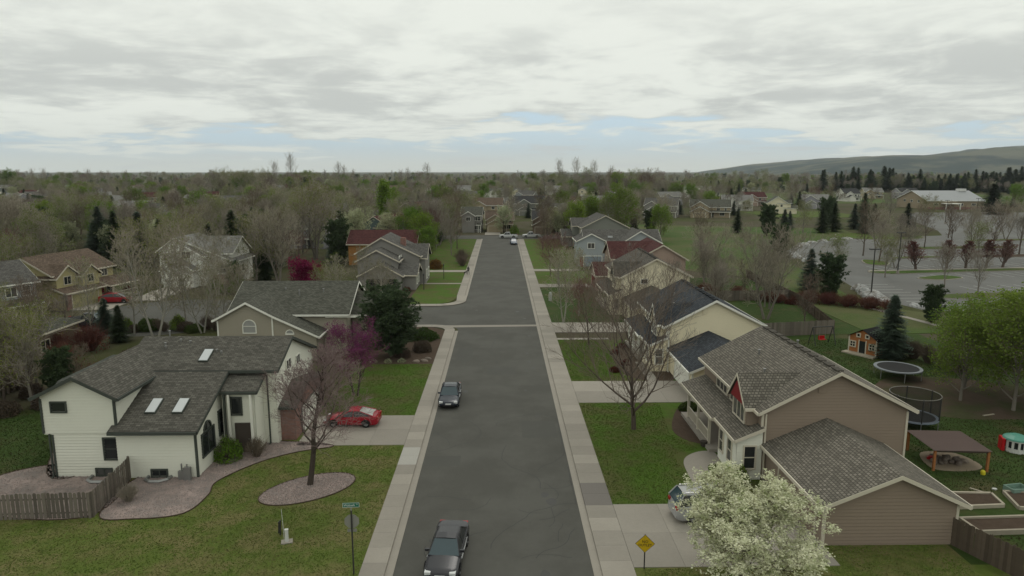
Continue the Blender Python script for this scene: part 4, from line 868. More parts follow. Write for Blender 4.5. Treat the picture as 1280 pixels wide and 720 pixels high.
def car(name, style, loc, rz, pm, label, cat='car', group=None, rear_glare=False):
    """local front points to -y"""
    s = STY[style]; L, W, r = s['L'], s['W'], s['r']; root = empty(name, (loc[0], loc[1], loc[2]), R(rz)); tag(root, label, cat, group)
    Y = lambda t: (t - .5) * L
    # body: loft of cross-sections, closed with arches cut as dark wells
    mb = MB(); ts = sorted(set([q[0] for q in s['deck']] + [.1, .14, .23, .42, .6, .7, .88, .93])); rows = []
    for t in ts:
        zt = float(np.interp(t, [q[0] for q in s['deck']], [q[1] for q in s['deck']])); e = min(t, 1 - t); wf = 1 - .16 * max(0, 1 - e / .09) ** 2; w = W / 2 * wf
        zb = .2 + .12 * max(0, 1 - e / .05); zm = zb + (zt - zb) * .55
        rows.append([(-w * .55, zt + .012), (-w * .82, zt - .01), (-w * .95, zt - .08), (-w, zm), (-w * .97, zb + .12), (-w * .88, zb)]); rows[-1] = [(x, Y(t), z) for x, z in rows[-1]]
        rows[-1] = rows[-1][::-1] + [(0, Y(t), zt + .025)] + [(-x, y, z) for x, y, z in rows[-1]]
    n = len(rows[0])
    for a, b in zip(rows, rows[1:]):
        for k in range(n - 1): mb.face([a[k], a[k + 1], b[k + 1], b[k]])
        mb.face([a[n - 1], a[0], b[0], b[n - 1]])
    mb.face(rows[0][::-1]); mb.face(rows[-1])
    body = mb.build('body', pm, root)
    bm_ = body.data; 
    import bmesh
    bm = bmesh.new(); bm.from_mesh(bm_); bmesh.ops.remove_doubles(bm, verts=bm.verts, dist=.0005); bmesh.ops.recalc_face_normals(bm, faces=bm.faces); bm.to_mesh(bm_); bm.free(); bm_.polygons.foreach_set('use_smooth', [True] * len(bm_.polygons)); bm_.set_sharp_from_angle(angle=R(38))
    # glasshouse: five-point profile; glass panes and painted roof + pillars
    c = s['cab']; wb, wt = W / 2 * .9, W / 2 * .68
    P = [[(-wb if i in (0, 4) else -wt, Y(t), z), (wb if i in (0, 4) else wt, Y(t), z)] for i, (t, z) in enumerate(c)]
    def quad(nm, q, m_, off=0): 
        mb = MB(); mb.face(q); return mb.build(nm, m_, root)
    quad('windscreen', [P[0][0], P[0][1], P[1][1], P[1][0]], glass_car if not rear_glare else glass_car); quad('rear_window', [P[3][0], P[3][1], P[4][1], P[4][0]], glass_car if not rear_glare else blind_glare_m)  # pale rear pane: glare painted into the glass colour
    mb = MB(); rr = []
    for i in (1, 2, 3):
        (x0, y, z), (x1, _, _) = P[i]; rr.append([(x0 - .03, y, z - .04), (x0 * .8, y, z + .03), (0, y, z + .05), (x1 * .8, y, z + .03), (x1 + .03, y, z - .04)])
    for a, b in zip(rr, rr[1:]):
        for k in range(4): mb.face([a[k], a[k + 1], b[k + 1], b[k]])
    mb.build('roof', pm, root, smooth=True)
    for sg, j in ((-1, 0), (1, 1)):
        poly = [P[i][j] for i in (0, 1, 2, 3, 4)]; mid = Vector(P[2][j]); base = [(sg * wb, Y(c[2][0]), float(np.interp(c[2][0], [q[0] for q in s['deck']], [q[1] for q in s['deck']])) - .02)]
        b2 = (sg * wb, base[0][1], base[0][2])
        for q in ([poly[0], poly[1], poly[2], b2], [b2, poly[2], poly[3], poly[4]]): quad('side_window', q if sg > 0 else q[::-1], glass_m)
        for (a, b, rad) in ((poly[0], poly[1], .035), (b2, poly[2], .03), (poly[4], poly[3], .05), (poly[1], poly[2], .025), (poly[2], poly[3], .025)):
            mb = MB(); mb.tube([a, b], rad, 4); mb.build('pillar', pm, root)
        mb = MB(); x = sg * (wb + .1); y = Y(c[0][0] + .06); z = c[0][1] + .1; mb.box(min(sg * wb * .95, x + sg * .1), max(sg * wb * .95, x + sg * .1), y - .06, y + .05, z - .05, z + .08); mb.build('mirror', pm, root)
        mb = MB(); mb.box(*sorted((sg * W * .26, sg * W * .43)), -L / 2 - .012 + .05, -L / 2 + .35, s['deck'][2][1] - .17, s['deck'][2][1] - .03); mb.build('headlight', lamp_m, root)
        z = s['deck'][-2][1]; mb = MB(); mb.box(*sorted((sg * W * .27, sg * W * .435)), L / 2 - .25, L / 2 - .0, z - .06, z + .12); mb.build('tail_light', tail_m, root)
        mb = MB(); mb.box(*sorted((sg * W * .49, sg * W * .507)), Y(.3), Y(.74), .62, .66); mb.build('door_strip', chrome if style == 'sedan' else pm, root)
    t, rm = wheel_meshes(r)
    for ax in s['ax']:
        for sg in (-1, 1):
            w = link('wheel', None, root, (sg * (W / 2 - .1), Y(ax), r)); w = w
            link('tyre', t, w); link('rim', rm, w)
            mb = MB(); n_ = 14; q = [(0, (r + .07) * math.cos(math.pi * k / n_), (r + .07) * math.sin(math.pi * k / n_)) for k in range(n_ + 1)]; mb.face([(0, a, b) for _, a, b in (q if sg > 0 else q[::-1])]); mb.build('wheel_arch', black_rubber, root, (sg * (W / 2 + .004), Y(ax), r))
    mb = MB(); mb.box(-.25, .25, -L / 2 - .02, -L / 2 + .08, .42, .54); mb.build('licence_plate', plate_m, root); mb = MB(); mb.box(-W * .3, W * .3, -L / 2 - .008, -L / 2 + .1, .28, .4); mb.build('grille', black_rubber, root)
    if style == 'pickup':
        mb = MB(); mb.box(-W * .42, W * .42, Y(.63), Y(.975), 1.0, 1.178); mb.build('cargo_bed', black_rubber, root)
    if style == 'suv':
        for sg in (-1, 1): mb = MB(); mb.tube([(sg * wt * .9, Y(.45), 1.8), (sg * wt * .9, Y(.88), 1.77)], .03, 5); mb.build('roof_rail', chrome, root)
    return root
car('parked_car', 'sedan', (-2.85, 33.0, .01), -5, paint('charcoal_paint', (.026, .026, .03)), 'dark grey sedan parked on the street nearest the camera')
car('parked_car', 'sedan', (-4.55, 58.2, .01), 0, paint('black_blue_paint', (.012, .017, .028)), 'black sedan parked at the left kerb, headlights towards us')
car('parked_car', 'coupe', (-11.9, 52.3, .13), -92, paint('red_paint', (.28, .006, .018)), 'red coupe parked in the driveway of the white house', rear_glare=True)
car('parked_suv', 'suv', (12.3, 37.1, .13), 94, paint('silver_paint', (.34, .34, .335), .3), 'silver SUV in the driveway, half hidden by the white blossom', 'suv')
car('parked_car', 'hatch', (-59.4, 104.4, .14), 100, paint('crimson_paint', (.26, .008, .016)), 'red hatchback on the drive of the olive yellow house')
car('pickup_truck', 'pickup', (-54.2, 88.6, .02), 95, paint('dark_blue_paint', (.03, .036, .045)), 'dark pickup parked by the cul-de-sac', 'pickup')
car('pickup_truck', 'pickup', (2.3, 207.6, .02), -92, paint('white_paint', (.55, .56, .55)), 'white pickup parked across the end of the street', 'pickup')
car('pickup_truck', 'pickup', (9.4, 208.6, .02), -88, paint('off_white_paint', (.42, .42, .41)), 'second pale pickup just right of the white one', 'pickup')
car('parked_car', 'hatch', (3.5, 190, .02), 4, paint('slate_blue_paint', (.1, .13, .18)), 'slate blue car parked at the far right kerb')

# ---- street signs
def text(body, size, m_, parent, loc, rot, ext=.004):
    cu = bpy.data.curves.new('lettering', 'FONT'); cu.body = body; cu.size = size; cu.align_x = 'CENTER'; cu.align_y = 'CENTER'; cu.extrude = ext; cu.materials.append(m_); cu.resolution_u = 2
    tmp = bpy.data.objects.new('lettering_curve', cu); C.objects.link(tmp); dg = bpy.context.evaluated_depsgraph_get(); me = bpy.data.meshes.new_from_object(tmp.evaluated_get(dg)); bpy.data.objects.remove(tmp)
    me.name = 'lettering'; o = bpy.data.objects.new('lettering', me); C.objects.link(o); o.parent = parent; o.location = loc; o.rotation_euler = rot; return o
sign_green = mat('sign_green', (.01, .14, .085), .5, .05); sign_yellow = mat('sign_yellow', (.56, .37, .012), .5, .06); sign_black = mat('sign_black', (.02, .018, .015), .6); sign_white = mat('sign_white', (.65, .66, .64), .5); alum = mat('bare_aluminium', (.27, .265, .235), .6, .06, 2., metal=.2)
def street_sign():
    r_ = empty('street_name_sign', (-7.45, 31.55, .1), R(3)); tag(r_, 'green street name sign above the grey back of a stop sign', 'sign')
    mb = MB(); mb.box(-.035, .035, -.03, .03, 0, 3.45); mb.build('post', dark_metal, r_)
    mb = MB(); mb.box(-.03, .03, -.025, .025, 3.45, 3.62); mb.build('bracket', alum, r_)
    mb = MB(); mb.box(-.41, .41, -.012, .012, 3.62, 3.86); b = mb.build('sign_blade', sign_green, r_)
    mb = MB(); 
    for q in ((-.405, .405, 3.625, 3.64), (-.405, .405, 3.84, 3.855), (-.405, -.39, 3.64, 3.84), (.39, .405, 3.64, 3.84)): mb.box(q[0], q[1], -.016, -.0125, q[2], q[3])
    mb.build('border', sign_white, b)
    text('Wabash', .17, sign_white, b, (-.08, -.017, 3.735), (R(90), 0, 0)); text('St', .085, sign_white, b, (.3, -.017, 3.775), (R(90), 0, 0))
    mb = MB(); oct_ = [(.385 * math.cos(R(22.5 + 45 * k)), .385 * math.sin(R(22.5 + 45 * k))) for k in range(8)]; n = 8
    mb.face([(x, .05, 2.85 + z) for x, z in oct_]); mb.face([(x, .054, 2.85 + z) for x, z in reversed(oct_)]); mb.build('stop_sign_back', alum, r_)
    mb = MB(); mb.box(-.23, .23, .05, .054, 2.28, 2.45); mb.build('plaque_back', alum, r_)
street_sign()
def no_outlet():
    r_ = empty('warning_sign', (7.25, 31.75, .1), R(-4)); tag(r_, 'yellow diamond NO OUTLET sign beside the driveway', 'sign')
    mb = MB(); mb.box(-.03, .03, .0, .05, 0, 1.9); mb.build('post', dark_metal, r_)
    def dia(nm, q, y, m_, par): mb = MB(); mb.face([(0, y, 1.42 - q), (q, y, 1.42), (0, y, 1.42 + q), (-q, y, 1.42)]); mb.face([(0, y + .003, 1.42 - q), (-q, y + .003, 1.42), (0, y + .003, 1.42 + q), (q, y + .003, 1.42)]); return mb.build(nm, m_, par)
    p = dia('sign_plate', .5, -.01, sign_black, r_); dia('sign_face', .475, -.015, sign_yellow, p)
    text('NO', .2, sign_black, p, (0, -.02, 1.53), (R(90), 0, 0)); text('OUTLET', .185, sign_black, p, (0, -.02, 1.34), (R(90), 0, 0))
no_outlet()
def pedestal():
    r_ = empty('utility_pedestal', (-11.75, 34.65, .1), R(15)); tag(r_, 'white utility post on a small pad in the lawn', 'utility post')
    mb = MB(); mb.box(-.3, .3, -.22, .22, 0, .06); mb.build('pad', concrete, r_)
    mb = MB(); mb.prism([(-.09, -.07), (.09, -.07), (.09, .07), (-.09, .07)], .06, .68); mb.prism([(-.1, -.08), (.1, -.08), (.1, .08), (-.1, .08)], .68, .76); mb.build('housing', white_metal, r_)
    mb = MB(); mb.tube([(-.14, .1, .06), (-.2, .12, 1.9)], .012, 4); mb.build('marker_rod', white_metal, r_)
    for k, (x, y, h_) in enumerate(((-12.35, 35.4, .8), (-12.5, 35.6, .6))):
        mb = MB(); mb.tube([(0, 0, 0), (.04, 0, h_)], .045, 5); mb.tube([(.04, 0, h_), (.04, 0, h_ + .08)], .06, 5); o = mb.build('lawn_stake', dark_metal, None, (x, y, .1)); tag(o, ['taller', 'shorter'][k] + ' black stake in the lawn beside the white utility post', 'stake')
pedestal()
def lamp_post(x, y, label, h=2.4):
    r_ = empty('lamp_post', (x, y, .1)); tag(r_, label, 'lamp post', 'garden lamp posts')
    mb = MB(); mb.tube([(0, 0, 0), (0, 0, h)], .06, 8); mb.build('post', dark_metal, r_); mb = MB(); mb.tube([(0, 0, h), (0, 0, h + .3)], [.08, .14], 6); mb.tube([(0, 0, h + .3), (0, 0, h + .42)], [.17, .02], 6); mb.build('lantern', dark_metal, r_)
lamp_post(-13.2, 115.2, 'black lamp post in front of the grey gabled house'); lamp_post(-10.8, 127.5, 'slim lamp post on the lawn beside the round orange bush')
mb = MB(); mb.prism([(-.25, -.25), (.25, -.25), (.25, .25), (-.25, .25)], 0, 1.0); mb.tube([(0, 0, 1), (0, 0, 1.35)], [.28, .2], 6); tag(mb.build('mailbox', mat('mailbox_grey', (.4, .4, .38), .6), None, (7.7, 105, .1)), 'grey cluster mailbox beside the right-hand walk', 'mailbox')

# ---- back garden of the taupe house
def trampoline(x, y, r0, z, label, net):
    r_ = empty('trampoline', (x, y, .1)); tag(r_, label, 'trampoline', 'garden trampolines'); n = 32
    mb = MB(); c = [(r0 * math.cos(2 * math.pi * k / n), r0 * math.sin(2 * math.pi * k / n)) for k in range(n)]
    mb.face([(a * .86, b * .86, z) for a, b in c]); mb.face([(a * .86, b * .86, z - .01) for a, b in reversed(c)]); mb.build('jumping_mat', black_rubber, r_)
    mb = MB()
    for k in range(n):
        a, b = c[k], c[(k + 1) % n]; mb.face([(a[0] * .86, a[1] * .86, z + .02), (a[0], a[1], z + .02), (b[0], b[1], z + .02), (b[0] * .86, b[1] * .86, z + .02)]); mb.face([(a[0], a[1], z - .08), (b[0], b[1], z - .08), (b[0], b[1], z + .02), (a[0], a[1], z + .02)])
    mb.build('edge_pad', mat('trampoline_pad', (.19, .205, .22), .6) if not net else mat('trampoline_pad_blue', (.16, .19, .23), .6), r_)
    for k in range(6):
        a = 2 * math.pi * k / 6 + .3; x_, y_ = r0 * .97 * math.cos(a), r0 * .97 * math.sin(a); mb = MB(); mb.tube([(x_, y_, 0), (x_, y_, z - .05)], .035, 6); mb.build('leg', metal_grey, r_)
        if net: mb = MB(); mb.tube([(x_ * 1.02, y_ * 1.02, z), (x_ * 1.02, y_ * 1.02, z + 1.9)], .05, 6); mb.build('net_pole', dark_metal, r_)
    if net:
        nm = bpy.data.materials.new('safety_net'); nm.use_nodes = True; nt = nm.node_tree; b = nt.nodes['Principled BSDF']; b.inputs['Base Color'].default_value = (.02, .02, .02, 1)
        tr = nt.nodes.new('ShaderNodeBsdfTransparent'); ms = nt.nodes.new('ShaderNodeMixShader'); ms.inputs[0].default_value = .5; nt.links.new(tr.outputs[0], ms.inputs[1]); nt.links.new(b.outputs[0], ms.inputs[2]); nt.links.new(ms.outputs[0], nt.nodes['Material Output'].inputs[0])
        mb = MB()
        for k in range(n): a, b = c[k], c[(k + 1) % n]; mb.face([(a[0], a[1], z + .03), (b[0], b[1], z + .03), (b[0], b[1], z + 1.85), (a[0], a[1], z + 1.85)])
        mb.build('net', nm, r_)
        mb = MB(); mb.tube([(a[0], a[1], z + 1.86) for a in c + c[:1]], .03, 5, cap=False); mb.build('net_ring', mat('net_ring', (.2, .19, .17), .7), r_)
trampoline(39.0, 64.2, 2.15, 1.0, 'round trampoline with pale rim below the spruce', False); trampoline(32.7, 51.2, 1.8, .85, 'trampoline with dark safety net behind the taupe house', True)
def playhouse():
    r_ = empty('playhouse', (39.9, 72.6, .1), R(-58)); tag(r_, 'cedar playhouse with small windows and a grey roof in the back garden', 'playhouse')
    def wallbox(nm, *a, m_=wood_cedar): mb = MB(); mb.box(*a); return mb.build(nm, m_, r_)
    w, d = 3.2, 2.6; wallbox('wall', -w / 2, w / 2, 0, d, .15, 1.9)
    mb = MB(); mb.face([(-w / 2, 0, 1.9), (w / 2, 0, 1.9), (0, 0, 2.75)]); mb.face([(-w / 2, d, 1.9), (0, d, 2.75), (w / 2, d, 1.9)]); mb.build('gable', wood_cedar, r_)
    mb = MB()
    for sg in (-1, 1): mb.face([(sg * (w / 2 + .2), -.2, 1.82), (sg * (w / 2 + .2), d + .2, 1.82), (0, d + .2, 2.85), (0, -.2, 2.85)][::sg]); mb.face([(sg * (w / 2 + .2), -.2, 1.76), (sg * (w / 2 + .2), d + .2, 1.76), (0, d + .2, 2.79), (0, -.2, 2.79)][::-sg])
    mb.build('roof', r_dark, r_)
    wallbox('door', -.35, .35, -.05, -.01, .15, 1.5, m_=glass_m)
    for x in (-.45, .35): wallbox('door_frame', x, x + .1, -.07, -.005, .15, 1.6, m_=trim_cream)
    for x in (-1.1, 1.1):
        f, panes, mm = window_meshes(.55, .55, trim_cream, glass_m, 'grid'); o = link('window', f, r_, (x, -.01, .75)); [link('pane', p_, o, l_) for p_, l_ in panes]; [link('muntin', q_, o) for q_ in mm]
    for x in (-.5, .5):
        f, panes, mm = window_meshes(.3, .3, trim_cream, glass_m, 'one'); o = link('window', f, r_, (x, -.01, 1.95)); [link('pane', p_, o, l_) for p_, l_ in panes]
    for x in (-1.55, 1.55): wallbox('corner_post', x - .06, x + .06, -.06, .06, .1, 1.95, m_=trim_cream)
    wallbox('deck', -w / 2 - .2, w / 2 + .2, -1., -.02, 0, .15, m_=wood_pale)
    mb = MB(); mb.prism([(1.7, .4), (3.4, .4), (3.4, 1.1), (1.7, 1.1)], .1, .16); o = mb.build('ramp', wood_brown, r_); o.rotation_euler = (0, R(12), 0); o.location = (0, 0, .35)
playhouse()
def swing():
    r_ = empty('swing_set', (37.6, 77.2, .1), R(10)); tag(r_, 'small swing set with a red seat by the back fence', 'swing')
    mb = MB(); mb.tube([(-1.3, 0, 2.1), (1.3, 0, 2.1)], .06, 6); mb.build('top_beam', dark_metal, r_)
    for x in (-1.3, 1.3):
        for y in (-.7, .7): mb = MB(); mb.tube([(x, 0, 2.1), (x, y, 0)], .05, 6); mb.build('leg', dark_metal, r_)
    mb = MB(); mb.prism([(-.4, -.2), (.4, -.2), (.4, .2), (-.4, .2)], .55, .62); mb.box(-.4, .4, .14, .2, .62, 1.0); mb.build('seat', mat('red_plastic', (.42, .012, .015), .4), r_)
    for x in (-.37, .37): mb = MB(); mb.tube([(x, 0, .6), (x, 0, 2.1)], .02, 4); mb.build('chain', metal_grey, r_)
swing()
def canopy():
    r_ = empty('shade_canopy', (31.1, 44.6, .1), R(-4)); tag(r_, 'brown shade canopy on timber posts over a rock pit', 'canopy')
    w, d = 1.75, 1.7; mb = MB(); n = 8
    g = [[(-w - .15 + (2 * w + .3) * i / n, -d - .15 + (2 * d + .3) * j / n) for i in range(n + 1)] for j in range(n + 1)]; sag = lambda x, y: 1.5 - .09 * (1 - (x / (w + .15)) ** 2) * (1 - (y / (d + .15)) ** 2)
    for j in range(n):
        for i in range(n): q = [g[j][i], g[j][i + 1], g[j + 1][i + 1], g[j + 1][i]]; mb.face([(x, y, sag(x, y)) for x, y in q]); mb.face([(x, y, sag(x, y) - .02) for x, y in reversed(q)])
    mb.build('awning', mat('brown_canvas', (.085, .058, .05), .85, .1, .8), r_)
    for x in (-w, w):
        for y in (-d, d): mb = MB(); mb.box(x - .07, x + .07, y - .07, y + .07, 0, 1.46); mb.build('post', wood_cedar, r_)
    for y in (-d, d): mb = MB(); mb.box(-w, w, y - .05, y + .05, 1.34, 1.44); mb.build('beam', wood_brown, r_)
canopy()
rg = np.random.default_rng(8)
ROCK = []
def rock_mesh(seed, m_):
    import bmesh
    bm = bmesh.new(); bmesh.ops.create_icosphere(bm, subdivisions=2, radius=1); rr = np.random.default_rng(seed); ph = rr.uniform(0, 6.28, (5, 3)); fr = rr.uniform(1, 3.2, (5, 3))
    for v in bm.verts:
        d = 1 + .16 * sum(math.sin(fr[k, 0] * v.co.x + ph[k, 0]) * math.sin(fr[k, 1] * v.co.y + ph[k, 1]) * math.cos(fr[k, 2] * v.co.z + ph[k, 2]) for k in range(5)); v.co *= d
    me = bpy.data.meshes.new('rock'); bm.to_mesh(me); bm.free(); me.materials.append(m_); return me
rock_m = mat('field_rock', (.2, .165, .135), .95, .3, 3., bump=.03, bscale=14, rnd=.25)
sheet('sand_pit', blob([(29.4, 43.4), (31.4, 42.9), (33, 43.6), (32.6, 45.8), (30.2, 46)], 5), .13, mat('sand', (.26, .21, .15), .95, .2, 3.), .0)
for k in range(26):
    if k < 4: ROCK.append(rock_mesh(40 + k, rock_m))
    a, q = rg.uniform(0, 6.28), rg.uniform(0, 1) ** .6; s_ = rg.uniform(.12, .3); o = link('rock', ROCK[k % 4], None, (31.2 + 1.25 * q * math.cos(a), 44.5 + .95 * q * math.sin(a), .16 + .25 * (1 - q)), rg.uniform(0, 6)); o.scale = (s_, s_ * rg.uniform(.7, 1.2), s_ * .7)
    tag(o, 'brownish rock piled in the pit under the shade canopy', 'rock', 'rocks under the shade canopy')
def bed(pts, h, label, soil=mulch):
    r_ = empty('raised_bed', (pts[0][0], pts[0][1], .1)); tag(r_, label, 'garden bed', 'timber garden beds'); ox, oy = pts[0]
    for (x0, y0), (x1, y1) in zip(pts, pts[1:] + pts[:1]):
        L = math.hypot(x1 - x0, y1 - y0); mb = MB(); mb.box(.0, L - .0, -.07, .07, 0, h); mb.build('plank', wood_pale, r_, (x0 - ox, y0 - oy, 0), math.atan2(y1 - y0, x1 - x0))
    c = np.mean(pts, axis=0); mb = MB(); mb.prism([(c[0] + (x - c[0]) * .97 - ox, c[1] + (y - c[1]) * .97 - oy) for x, y in pts], .0, h * .6); mb.build('soil', soil, r_)
bed([(26.9, 37.7), (30.3, 37.9), (30.6, 39.4), (27.2, 39.6)], .22, 'timber edged garden bed with dark greens by the garage'); bed([(26.6, 34.75), (32, 35), (32.2, 36.5), (26.5, 36.25)], .28, 'long timber edged garden bed nearest the brown fence')
bed([(31.0, 37.6), (34, 37.2), (34.5, 39.3), (31.6, 39.7)], .2, 'timber edged garden bed at the right frame edge')
def toy_kitchen():
    r_ = empty('toy_playhouse', (37.3, 46.3, .1), R(-20)); tag(r_, 'white plastic toy house with green top and red side', 'toy house'); r_.scale = (.8, .8, .8)
    wp = mat('white_plastic', (.6, .6, .56), .4); gp = mat('green_plastic', (.08, .25, .19), .4); rp = mat('red_plastic', (.42, .012, .015), .4)
    mb = MB(); mb.prism(arc(0, 0, .95, 0, 360, 12)[:-1], 0, .35); mb.prism(arc(0, 0, .95, 0, 360, 12)[:-1], 1.0, 1.15); mb.build('wall', wp, r_)
    for k in range(12): a = R(30 * k); mb = MB(); mb.box(-.09, .09, -.05, .05, .35, 1.0); mb.build('post', wp, r_, (.9 * math.cos(a), .9 * math.sin(a), 0), a + R(90))
    mb = MB(); mb.prism(arc(0, 0, .8, 0, 360, 12)[:-1], .36, .99); mb.build('inside', glass_m, r_)
    mb = MB(); n = 12; mb.tube([(0, 0, 1.15), (0, 0, 1.28), (0, 0, 1.5)], [1.08, 1.0, .5], 12); mb.build('roof', gp, r_); mb = MB(); mb.box(-1.2, -.95, -.5, .5, 0, 1.15); mb.build('side_panel', rp, r_)
toy_kitchen()
def bit(name, x, y, sx, sy, sz, m_, label, rz=0):
    mb = MB(); e = .25; mb.tube([(0, 0, 0), (0, 0, sz * .7), (0, 0, sz)], [1, 1.0, .7], 8); o = mb.build(name, m_, None, (x, y, .1), rz); o.scale = (sx, sy, 1); return tag(o, label, 'toy')
bit('ball', 32.2, 42.4, .15, .15, .28, mat('yellow_plastic', (.6, .52, .03), .4), 'yellow toy on the grass beside the shade canopy')
bit('toy_car', 30.2, 44.9, .28, .18, .25, mat('red_plastic', (.42, .012, .015), .4), 'red toy lying in the rock pit', .4)
for k, (x, y, lab) in enumerate(((32.3, 40.4, 'white scrap of plastic near the garden beds'), (28.4, 46.8, 'white toy behind the shade canopy'), (33.9, 47.2, 'white bucket right behind the shade canopy'), (31.4, 40.2, 'small white toy left of the green tub'))): bit('white_toy', x, y, .16, .1, .1, white_metal, lab, k)
def tub():
    r_ = empty('toy_tub', (32.6, 39.9, .1), R(10)); tag(r_, 'pale green toy tub on the grass by the garden beds', 'toy')
    gp = mat('pale_green_plastic', (.18, .27, .22), .4); mb = MB(); mb.box(-.6, .6, -.35, .35, 0, .06); mb.build('floor', gp, r_)
    for q in ((-.6, .6, -.39, -.33), (-.6, .6, .33, .39), (-.64, -.58, -.39, .39), (.58, .64, -.39, .39)): mb = MB(); mb.box(*q, .0, .35 if q[2] < 0 else .352); mb.build('side', gp, r_)
tub()
# a few loose boards lying about
for k, (x, y, a, lab) in enumerate(((29.3, 47.6, .5, 'pale board lying behind the shade canopy'), (34.4, 55.5, 2.3, 'pale board on the bare dirt under the trees'), (40.5, 53.5, .3, 'thin stick on the dirt below the right-hand trees'), (30.3, 39.9, -.9, 'loose plank at the corner of the garden bed'))):
    mb = MB(); mb.box(-.6, .6, -.07, .07, 0, .06); tag(mb.build('loose_board', wood_pale, None, (x, y, .1), a), lab, 'board', 'loose boards in the garden')

# ---- car park furniture
def lot_light(x, y, h, label, rz):
    r_ = empty('parking_light', (x, y, 0), R(rz)); tag(r_, label, 'lamp post', 'car park lights')
    mb = MB(); mb.tube([(0, 0, 0), (0, 0, .7)], .28, 10); mb.build('footing', concrete, r_); mb = MB(); mb.tube([(0, 0, .7), (0, 0, h)], [.11, .08], 8); mb.build('pole', dark_metal, r_)
    for sg in (-1, 1): mb = MB(); mb.box(*sorted((sg * .1, sg * .9)), -.2, .2, h - .08, h + .1); mb.build('lamp_head', dark_metal, r_)
for x, y, h, lab in ((58.9, 106, 8, 'tall light pole nearest us beside the old snow'), (78.6, 132.6, 8.2, 'second light pole at the end of the long walk'), (110, 182, 8.8, 'light pole on the island before the spruce'), (172, 262, 9, 'light pole in front of the school, left'), (198, 282, 9, 'light pole in front of the school, right'), (150, 212, 9, 'light pole in the far middle of the car park'), (121, 141.5, 8.6, 'light pole among the red columnar trees')): lot_light(x, y, h, lab, 8)
def snow(pts, label, seed):
    rr = np.random.default_rng(seed); V, F = [], []
    import bmesh
    bm = bmesh.new()
    for x, y, r_, h in pts:
        m0 = len(bm.verts); q = bmesh.ops.create_icosphere(bm, subdivisions=3, radius=1, matrix=Matrix.Translation((x, y, 0)) @ Matrix.Diagonal((r_, r_ * rr.uniform(.8, 1.3), h, 1)))
        ph = rr.uniform(0, 6.28, 3)
        for v in q['verts']: 
            f = 1 + .18 * math.sin(3.1 * v.co.x / max(r_, .6) + ph[0]) * math.sin(2.7 * v.co.y / max(r_, .6) + ph[1]) + rr.uniform(-.13, .13); v.co.x = x + (v.co.x - x) * f; v.co.y = y + (v.co.y - y) * f; v.co.z *= f
    me = bpy.data.meshes.new('snow_pile'); bm.to_mesh(me); bm.free(); me.materials.append(snow_m); return tag(link('snow_pile', me), label, 'snow pile', 'old ploughed snow')
snow([(57.9 + .33 * k + rg.uniform(-.8, .8), 101.5 + 1.1 * k, rg.uniform(.7, 1.5), rg.uniform(.5, 1.25)) for k in range(13)] + [(59.8 + .3 * k, 102.5 + 1.1 * k, .8, .6) for k in range(9)], 'heap of dirty old snow at the near edge of the car park', 1)
snow([(63.4, 99.0, .9, .5), (64.5, 98.4, 1.0, .55), (62.4, 100, .8, .5), (65.4, 97.7, .6, .35)], 'small dirty snow heap right of the light pole', 2)
arc_pts = [(66.5, 139), (68, 146), (69, 152), (69.6, 158), (70.6, 163), (72.5, 169), (76, 175), (80, 181.5), (84, 187), (88, 191), (93, 195), (98, 199), (104, 203)]
snow([(x, y, rg.uniform(.8, 1.7), rg.uniform(.35, .8)) for x, y in arc_pts] + [(x + 1.5, y + 2.5, 1., .4) for x, y in arc_pts[4:]], 'curving rim of old snow round the car park drive', 3)

